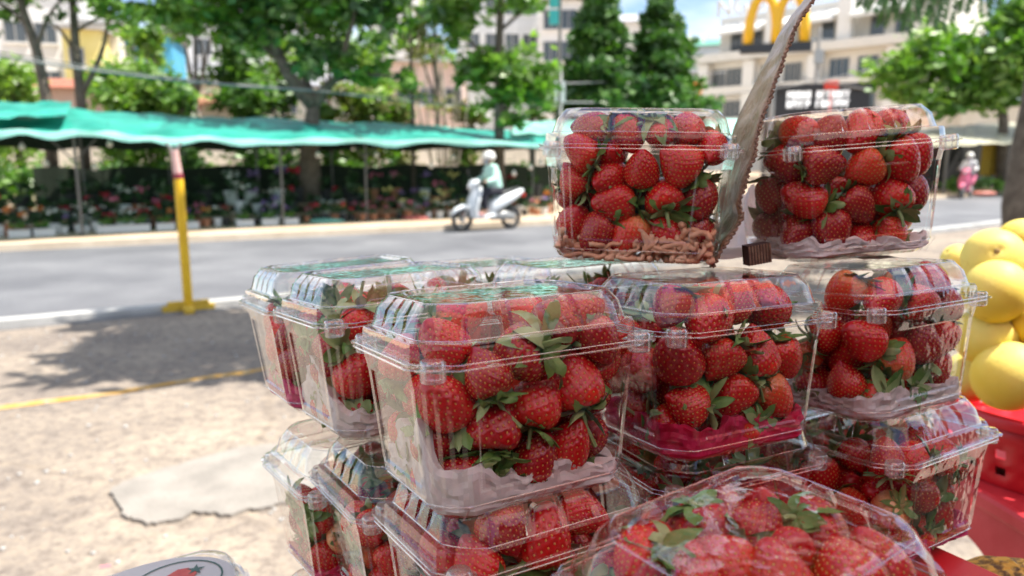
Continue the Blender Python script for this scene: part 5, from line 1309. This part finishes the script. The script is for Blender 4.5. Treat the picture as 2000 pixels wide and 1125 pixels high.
# the stepped hotel
PL = bpos(1366, 76); hang = math.atan2(-.74, .67)
M_['hotel'] = mottled('hotel_render', (.70, .67, .60), (.77, .74, .68), .4, .85, .1)
M_['hotelwhite'] = mottled('hotel_white', (.74, .72, .66), (.80, .78, .73), .4, .8, .05)
ht = empty('hotel_building', (PL.x, PL.y, 0), hang, 'large cream hotel with stepped storeys, projecting slabs and white piers', 'building')
mb = MB(); mb.box(0, 21, .05, 12, 0, 10.4); mb.box(1.2, 21, .9, 12, 10.402, 14.6); mb.build('wall', M_['hotel'], ht)
for z, p in ((7.2, 1.0), (10.3, 1.3), (4.3, .8)):
    mb = MB(); mb.box(-.5, 21.3, -p, .04, z, z+.28); mb.box(-.5, 21.3, -p-.04, -p+.10, z+.282, z+.75); mb.build('slab', M_['hotel'], ht)
for x0, x1 in ((1.0, 6.6), (8.2, 13.2), (14.6, 19.5)):
    mb = MB(); V = [(x0, -1.2, 13.0), (x1, -1.2, 13.0), (x1, .9, 14.0), (x0, .9, 14.0), (x0, -1.2, 12.7), (x1, -1.2, 12.7), (x1, .9, 13.7), (x0, .9, 13.7)]
    mb.add(V, [(0, 1, 2, 3), (4, 7, 6, 5), (0, 4, 5, 1), (1, 5, 6, 2), (2, 6, 7, 3), (3, 7, 4, 0)]); mb.build('canopy', M_['hotelwhite'], ht)
for x, z0, z1 in ((4.9, 4.4, 10.2), (11.2, 4.4, 10.2), (7.0, 10.6, 14.6), (13.6, 10.6, 14.8), (.0, 4.4, 10.2), (17.8, 4.4, 10.2)):
    mb = MB(); mb.box(x, x+1.1, -.9, .04, z0, z1); link('pier', mb.mesh('pier', M_['hotelwhite']), ht)
for z, wh, xs in ((8.0, 1.7, [1.7, 3.5, 7.2, 9.4, 13.6, 16]), (5.1, 1.6, [1.7, 3.5, 7.2, 9.4, 13.6, 16, 19.7])):
    for x in xs:
        a, b = window_mesh(1.7, wh, 3); f = link('window', a, ht, Matrix.Translation((x, .045, z))); link('pane', b, f)
for x in (3.0, 5.2, 9.8, 12.0, 16.2, 18.2):
    a, b = window_mesh(1.2, 2.0, 1); f = link('window', a, ht, Matrix.Translation((x, .895, 11.0))); link('pane', b, f)
def text(body, name, size, depth, m, parent, Mx):
    c = bpy.data.curves.new(name, 'FONT'); c.body = body; c.size = size; c.extrude = depth; c.materials.append(m)
    tmp = bpy.data.objects.new('tmp', c); COL.objects.link(tmp); dg = bpy.context.evaluated_depsgraph_get(); me = bpy.data.meshes.new_from_object(tmp.evaluated_get(dg)); bpy.data.objects.remove(tmp)
    o = link(name, me, parent, Mx); return o
text('NGOC LAN', 'roof_lettering', 2.3, .08, mat('sign_cream', (.62, .57, .50), .5), ht, Matrix.Translation((.6, .9, 14.75)) @ Matrix.Rotation(math.pi/2, 4, 'X'))
mb = MB()
for k in range(10): mb.box(12.5+k*.8, 12.56+k*.8, .4, .46, 14.8, 17.4)
for k in range(5): mb.box(12.5, 19.8, .4, .44, 15+k*.55, 15.05+k*.55)
mb.build('roof_trellis', mat('blue_lattice', (.25, .38, .6), .5), ht)
# big yellow arched sign
sg = empty('arched_sign', bpos(1502, 40), hang*.45, 'giant yellow double-arched letter M on a dark bar high on a post', 'sign')
M_['sign_yellow'] = mat('sign_yellow', (.82, .46, .01), .35)
z0 = at(1508, 90, 40).z; mb = MB()
for cx in (-.68, .68):
    pts = []; rad = []
    for k in range(21):
        f = k/20; a = math.pi*f; pts.append((cx+.62*(-math.cos(a))*(1+.13*(1-math.sin(a))), 0, z0+.05+2.45*math.sin(a)**.55)); rad.append(.27-.05*math.sin(a))
    mb.tube(pts, rad, 12)
mb.build('arches', M_['sign_yellow'], sg, 180)
mb = MB(); mb.box(-1.75, 1.75, -.30, .30, z0-.32, z0+.12); mb.build('bar', M_['charcoal'], sg)
mb = MB(); mb.tube([(0, 0, 0), (0, 0, z0-.28)], .13, 12); mb.build('post', M_['metalgrey'], sg, 60)
# dark shop with white lettering
dk = empty('shop_pavilion', bpos(1490, 45), -.30, 'low charcoal shop building with white lettering on its fascia', 'building')
zt = at(1560, 172, 44).z
mb = MB(); mb.box(0, 5.6, 0, 5, 0, zt-.1); mb.box(-.15, 5.8, -.25, 5.1, zt-.098, zt+.25); mb.build('wall', M_['charcoal'], dk)
Tm = mat('sign_white_glow', (.82, .82, .80), .4); Tm.node_tree.nodes['Principled BSDF'].inputs['Emission Color'].default_value = (.9, .95, 1, 1); Tm.node_tree.nodes['Principled BSDF'].inputs['Emission Strength'].default_value = .45  # faint glow added so the shaded letters stay white
for x, w_ in ((1.15, 1.35), (2.75, 1.75)):
    mb = MB()
    for r in range(2):
        z = zt-.55-.52*r; xx = x
        while xx < x+w_-.1:
            gw = rs.uniform(.16, .26); mb.box(xx, xx+.10, -.07, -.001, z, z+.40)
            mb.box(xx+.102, xx+gw, -.07, -.001, z+rs.choice([.0, .16, .32]), z+rs.choice([.37, .40])+.02)
            xx += gw+.05
    mb.build('fascia_lettering', Tm, dk)
mb = MB()
for k in range(4): mb.box(.5+k*1.3, 1.5+k*1.3, -.05, -.002, .3, zt-1.7)
mb.build('shop_window', M_['darkglass'], dk)
mb = MB(); c = at(1624, 166, 43); mb.box(c.x-.36, c.x+.36, c.y-.15, c.y+.15, c.z-.25, c.z+.22); mb.tube([(c.x, c.y, 0), (c.x, c.y, c.z-.35)], .06, 8)
tag(link('shop_sign', bevel(mb.mesh('shop_sign', mat('sign_red', (.62, .05, .03), .4)), .03)), 'small red sign box above the charcoal shop', 'sign')
mb = MB(); c = at(1363, 168, 40); mb.box(c.x-.22, c.x+.22, c.y-.1, c.y+.1, c.z-.4, c.z+.4); mb.tube([(c.x, c.y, 0), (c.x, c.y, c.z-.4)], .05, 8)
tag(link('street_sign', bevel(mb.mesh('street_sign', mat('sign_orange', (.75, .26, .04), .4)), .03)), 'orange sign on a post left of the hotel', 'sign')
mb = MB(); c = at(1094, 178, 24); mb.box(c.x-.16, c.x+.16, c.y-.05, c.y+.05, c.z-.32, c.z+.3); mb.tube([(c.x, c.y+.1, 0), (c.x, c.y+.1, c.z+.8)], .06, 8)
tag(mb.build('meter_box', M_['white']), 'small white box on a pole beside the conifers', 'box')
mb = MB(); c = at(1083, 20, 20)
for k in range(3): mb.box(c.x-.13, c.x+.10, c.y-.05, c.y+.05, c.z-.35+k*.42, c.z-.0+k*.42)
o = mb.build('hanging_sign', mat('sign_teal', (.05, .48, .48), .4)); mb = MB(); mb.tube([(c.x+.15, c.y+.08, 0), (c.x+.15, c.y+.08, c.z+1.4)], .04, 8); mb.build('pole', M_['ropegrey'], o)
tag(o, 'narrow teal vertical sign on a pole above the dark-trunked tree', 'sign')
# cream awning at the right with dark stalls and yellow curtains beneath
ra = empty('market_awning', (0, 0, 0), 0, 'cream canvas awning over the dark stalls at the far right', 'awning')
tarp([at(1700, 300, 25), at(1840, 286, 27), at(1920, 281, 28.5), at(2120, 278, 30)], [at(1700, 262, 30), at(1840, 250, 32), at(1920, 240, 33), at(2140, 234, 35)], M_['creamtarp'], ra, 'tarp', 30, 6, None, 9)
mb = MB()
for px, Y in ((1745, 27), (1850, 28.5), (1975, 30.5)): a = gpt(px, Y); mb.tube([(a.x, a.y, 0), (a.x, a.y, 2.1)], .05, 8)
mb.build('post', M_['ropegrey'], ra)
curtain('cloth_and_shade_sheet', [gpt(1690, 30), gpt(1850, 33), gpt(2150, 37)], 0, 2.3, fabric('dark_grey_cloth', (.02, .02, .022), (.05, .05, .05), .9, 9, .05), 'dark grey cloth walls under the cream awning', 'cloth')
curtain('cloth_and_shade_sheet', [gpt(1918, 31.0), gpt(1962, 31.6)], .75, 2.1, fabric('yellow_cloth', (.42, .26, .02), (.52, .36, .05), .8, 9, .2), 'mustard yellow curtain under the cream awning', 'cloth')
curtain('cloth_and_shade_sheet', [gpt(1975, 31.4), gpt(2000, 32.0)], .75, 2.1, M_['creamtarp'], 'narrow pale curtain beside the mustard one at the far right', 'cloth')
building('cream low building behind the right-hand trees', bpos(1870, 46), -.2, 9, 6, 4.6, 'cream', [(2.2, 1.2, 1.2, [1.5, 4, 6.5], 2)], 'flat')
hr = empty('hedge', (0, 0, 0), 0, 'row of leafy plants at the foot of the cream awning', 'hedge')
cl = []
for i in range(10): a = gpt(1850+i*22, 29.4); cl.append((Vector((a.x, a.y, .45)), (.5, .4, .35)))
link('foliage', foliage_mesh('foliage', cl, 500, .10, [M_['leaf'], M_['leafdark']], 14), hr)
# overhead cables
wm = mat('cable_grey', (.20, .20, .20), .6)
for i, (a, b, r, sag, lab) in enumerate([((-60, 100, 16), (610, 176, 17), .03, .12, 'thick grey cable bundle sagging across the left trees'), ((610, 176, 17), (1100, 205, 22), .018, .15, 'thin cable running right from the big forked tree'),
        ((-60, 92, 16.1), (840, 190, 19), .014, .2, 'thin upper cable crossing the left trees'), ((1090, 163, 23), (1420, 140, 33), .02, .1, 'cable crossing in front of the conifers'),
        ((1090, 200, 23), (1400, 186, 33), .025, .1, 'lower cable crossing in front of the conifers'), ((1400, 186, 33), (1760, 120, 40), .03, .2, 'cable running in front of the hotel'), ((1560, 150, 40), (2050, 200, 30), .03, .3, 'cable dipping towards the right-hand trees')]):
    A0, B0 = at(*a), at(*b); mb = MB(); mb.tube([tuple(A0.lerp(B0, k/16)-Vector((0, 0, sag*math.sin(math.pi*k/16)))) for k in range(17)], r, 6)
    tag(mb.build('overhead_cable', wm, None, 60), lab, 'cable', 'overhead cables')
pc = bpos(1584, 52); mb = MB(); mb.tube([(pc.x, pc.y, 0), (pc.x, pc.y, 10.2)], [.18, .13], 10)
up_ = empty('utility_pole', pc, 0, 'grey utility pole standing before the hotel', 'pole')
mb = MB(); mb.tube([(0, 0, 0), (0, 0, 10)], [.18, .13], 10); mb.build('pole', M_['grey'], up_, 60); mb = MB(); mb.box(-.9, .9, -.06, .06, 9.1, 9.25); mb.box(-.3, .3, -.3, -.07, 7.6, 8.5); mb.build('crossarm', M_['metalgrey'], up_)

# ================================================================== scooters and riders
def scooter(body, label, loc, rz, group='motor scooters on the road'):
    e = empty('motor_scooter', loc, rz, label, 'scooter', group)
    for x in (.62, -.60):
        w_ = MB(); n = 28; V = []; F = []
        for i in range(n):
            a = 2*math.pi*i/n
            for k in range(8): b = 2*math.pi*k/8; r = .205+.052*math.cos(b); V.append((r*math.cos(a), .045*math.sin(b), r*math.sin(a)))
        for i in range(n):
            for k in range(8): F.append((i*8+k, ((i+1) % n)*8+k, ((i+1) % n)*8+(k+1) % 8, i*8+(k+1) % 8))
        w_.add(V, F); wh = w_.build('wheel', M_['rubber'], e, 60); wh.location = (x, 0, .257)
        r_ = MB()
        for k in range(5): a = 2*math.pi*k/5; r_.tube([(0, 0, 0), (.165*math.cos(a), 0, .165*math.sin(a))], .018, 6)
        r_.tube([(.165*math.cos(2*math.pi*k/20), 0, .165*math.sin(2*math.pi*k/20)) for k in range(20)], .014, 6, closed=True); r_.tube([(0, -.05, 0), (0, .05, 0)], .05, 12)
        r_.build('rim', M_['metalgrey'], wh, 60)
    def blob(name, secs, m, ny=16):
        "secs: (x, z, half width, half height)"
        mb = MB(); V = []; F = []
        for x, z, hw, hh in secs:
            for k in range(ny):
                a = 2*math.pi*k/ny; V.append((x, hw*math.copysign(abs(math.cos(a))**.7, math.cos(a)), z+hh*math.copysign(abs(math.sin(a))**.7, math.sin(a))))
        for i in range(len(secs)-1):
            for k in range(ny): l = (k+1) % ny; F.append((i*ny+k, i*ny+l, (i+1)*ny+l, (i+1)*ny+k))
        F += [tuple(range(ny))[::-1], tuple((len(secs)-1)*ny+k for k in range(ny))]; mb.add(V, F); return mb.build(name, m, e, 180)
    blob('rear_body', [(-.93, .84, .03, .02), (-.86, .82, .09, .06), (-.62, .72, .15, .12), (-.35, .62, .16, .15), (-.12, .52, .13, .17), (.0, .45, .09, .14)], body)
    blob('seat', [(-.80, .91, .05, .02), (-.6, .85, .12, .04), (-.3, .78, .13, .045), (.0, .77, .11, .04), (.08, .76, .05, .02)], M_['black'])
    blob('floorboard', [(-.15, .33, .11, .06), (.15, .30, .15, .04), (.38, .31, .14, .05)], body)
    blob('engine', [(-.68, .27, .08, .07), (-.4, .32, .12, .11), (-.1, .30, .10, .08)], M_['metalgrey'])
    mb = MB(); V = []; F = []; ny = 10
    sec = [(.38, .30, .14), (.42, .45, .19), (.40, .65, .22), (.34, .80, .19), (.30, .95, .12)]
    for dx in (0, .07):
        for x, z, hw in sec:
            for k in range(ny+1): u = -1+2*k/ny; V.append((x+dx-.10*u*u, hw*u, z))
    n1 = len(sec)*(ny+1)
    for i in range(len(sec)-1):
        for k in range(ny): a = i*(ny+1)+k; F += [(a, a+ny+1, a+ny+2, a+1), (n1+a, n1+a+1, n1+a+ny+2, n1+a+ny+1)]
        for k in (0, ny): a = i*(ny+1)+k; F.append((a, n1+a, n1+a+ny+1, a+ny+1))
    mb.add(V, F); mb.build('leg_shield', body, e, 180)
    blob('front_fender', [(.34, .44, .05, .03), (.46, .52, .08, .05), (.62, .53, .08, .05), (.78, .47, .07, .045), (.87, .39, .04, .03)], body)
    blob('handlebar_cowl', [(.20, 1.02, .06, .03), (.28, 1.04, .14, .06), (.36, 1.0, .14, .09), (.44, .94, .08, .06)], body)
    mb = MB(); mb.sphere((.45, 0, .95), .055, 12, 8, 0, (.5, 1, .8)); mb.build('headlight', mat('headlight_lens', (.7, .7, .7), .1), e, 180)
    mb = MB(); mb.tube([(.24, -.34, 1.03), (.28, 0, 1.01), (.24, .34, 1.03)], .016, 8); mb.build('handlebar', M_['black'], e, 60)
    for s in (-1, 1):
        mb = MB(); mb.tube([(.28, s*.2, 1.04), (.30, s*.28, 1.22)], .008, 5); mb.sphere((.30, s*.29, 1.25), .06, 10, 6, 0, (.3, 1, .7)); mb.build('mirror', M_['black'], e, 60)
    mb = MB(); mb.tube([(.52, -.06, .6), (.62, -.07, .257)], .022, 8); mb.tube([(.52, .06, .6), (.62, .07, .257)], .022, 8); mb.build('fork', M_['metalgrey'], e, 60)
    mb = MB(); mb.tube([(-.2, -.14, .26), (-.55, -.17, .27), (-.86, -.17, .34)], [.03, .05, .06], 10); mb.build('exhaust', M_['metalgrey'], e, 60)
    mb = MB(); mb.box(-.93, -.89, -.07, .07, .70, .78); mb.build('tail_light', mat('tail_red', (.6, .02, .02), .2), e)
    return e
def skin_body(name, joints, edges, radii, m, parent, sub=2):
    me = bpy.data.meshes.new(name); me.from_pydata([tuple(j) for j in joints], edges, []); me.materials.append(m)
    o = link(name, me, parent)
    sk = o.modifiers.new('skin', 'SKIN'); 
    for i, v in enumerate(me.skin_vertices[0].data if me.skin_vertices else []): pass
    if not me.skin_vertices: bpy.context.view_layer.update()
    return o
def limbs_mesh(name, chains, m, parent, blobs=(), vox=.022):
    "one continuous surface: tapered chains and blobs fused with a remesh"
    mb = MB()
    for pts, rad in chains:
        P = [Vector(p) for p in pts]; PP = []; RR = []
        for i in range(len(P)-1):
            for k in range(4): PP.append(P[i].lerp(P[i+1], k/4)); RR.append(rad[i]+(rad[i+1]-rad[i])*k/4)
        PP.append(P[-1]); RR.append(rad[-1]); mb.tube([tuple(p) for p in PP], RR, 12)
        for p, r in zip(P, rad): mb.sphere(tuple(p), r*1.0, 12, 8)
    for c, r, s in blobs: mb.sphere(c, r, 16, 10, 0, s)
    o = mb.build(name, m, parent, 180)
    md = o.modifiers.new('fuse', 'REMESH'); md.mode = 'VOXEL'; md.voxel_size = vox; md.use_smooth_shade = True
    sm = o.modifiers.new('smooth', 'SMOOTH'); sm.iterations = 6; sm.factor = .5
    return o
M_['skin'] = mat('skin', (.42, .25, .17), .5)
def rider(jacket, trousers, helmet, label, loc, rz, lean=.0):
    e = empty('person', loc, rz, label, 'person', 'people riding scooters')
    hip = (-.22, 0, .88); ch = (-.14+lean, 0, 1.20); nk = (-.08+lean, 0, 1.38); hd_ = (-.04+lean, 0, 1.52)
    chains = [([hip, ch, nk, hd_], [.13, .13, .055, .06])]
    for s in (-1, 1):
        chains.append(([(-.11+lean, s*.16, 1.32), (-.02, s*.24, 1.10), (.20, s*.27, 1.05)], [.05, .042, .032]))
        chains.append(([(-.22, s*.09, .86), (.16, s*.13, .82), (.12, s*.13, .42), (.22, s*.13, .38)], [.085, .065, .048, .04]))
        for k in range(4): chains.append(([(.20, s*.27, 1.055), (.235, s*(.255+.012*k), 1.05), (.25, s*(.255+.012*k), 1.025)], [.012, .010, .008]))
        chains.append(([(.20, s*.27, 1.05), (.215, s*.235, 1.03)], [.012, .009]))
    limbs_mesh('body', chains, M_['skin'], e, [(hd_, .095, (1, .85, 1.15)), ((.055+lean, 0, 1.50), .018, (1, .7, 1.3))], .014)
    chains = [([(-.22, 0, .86), ch, (-.10+lean, 0, 1.33)], [.155, .165, .11])]
    for s in (-1, 1): chains.append(([(-.11+lean, s*.15, 1.33), (-.03, s*.25, 1.09), (.15, s*.27, 1.05)], [.075, .062, .050]))
    limbs_mesh('jacket', chains, jacket, e)
    chains = []
    for s in (-1, 1): chains.append(([(-.24, s*.07, .85), (.17, s*.13, .82), (.13, s*.13, .50)], [.115, .082, .066]))
    limbs_mesh('trousers', chains, trousers, e)
    hm = MB(); c = (-.05+lean, 0, 1.565); V = []; F = []; nu, nv = 20, 9
    for j in range(nv+1):
        ph = (math.pi*.62)*j/nv
        for i in range(nu): th = 2*math.pi*i/nu; V.append((c[0]+.145*math.sin(ph)*math.cos(th), c[1]+.125*math.sin(ph)*math.sin(th), c[2]+.125*math.cos(ph)))
    for j in range(nv):
        for i in range(nu): k = (i+1) % nu; F.append((j*nu+i, (j+1)*nu+i, (j+1)*nu+k, j*nu+k))
    hm.add(V, F); hm.box(c[0]+.11, c[0]+.19, -.07, .07, c[2]-.005, c[2]+.005); hm.build('helmet', helmet, e, 180)
    fm_ = MB(); fm_.sphere((.015+lean, 0, 1.47), .075, 14, 8, 0, (.75, .85, .75)); fm_.build('face_mask', mat('mask_grey', (.30, .36, .42), .7), e, 180)
    for s in (-1, 1): sh = MB(); sh.sphere((.22, s*.13, .365), .05, 12, 8, 0, (2.2, .9, .75)); sh.build('shoe', mat('pink_shoe', (.66, .32, .30), .7), e, 180)
    return e
wb = mat('white_scooter_paint', (.74, .77, .78), .25); wb.node_tree.nodes['Principled BSDF'].inputs['Coat Weight'].default_value = .6
pkb = mat('pink_scooter_paint', (.66, .14, .24), .3)
mint = mottled('mint_jacket', (.42, .68, .58), (.50, .74, .64), 5, .8, .3, 18, .02); blk = mat('dark_trousers', (.015, .015, .025), .8); wh_ = mat('white_helmet', (.80, .78, .72), .25)
wj = mottled('white_jacket', (.68, .68, .68), (.76, .76, .76), 5, .8, .3, 18, .02)
g1 = ground(952, 450, -.012); rz1 = math.atan2(-.462, -.887)+.10
s1 = .98
a = scooter(wb, 'white motor scooter riding left along the far side of the road', (g1.x, g1.y, -.012), rz1)
b = rider(mint, blk, wh_, 'person in mint jacket, dark trousers and white helmet riding the white scooter', (g1.x, g1.y, -.012), rz1)
p = at(1886, 383, 28.0); g2 = Vector((p.x, p.y, -.01)); rz2 = math.atan2(-.72, -.70)
c_ = scooter(pkb, 'small pink motor scooter coming along the distant road at the right', g2, rz2)
d_ = rider(wj, blk, wh_, 'person in a white jacket and helmet riding the pink scooter in the distance', g2, rz2)
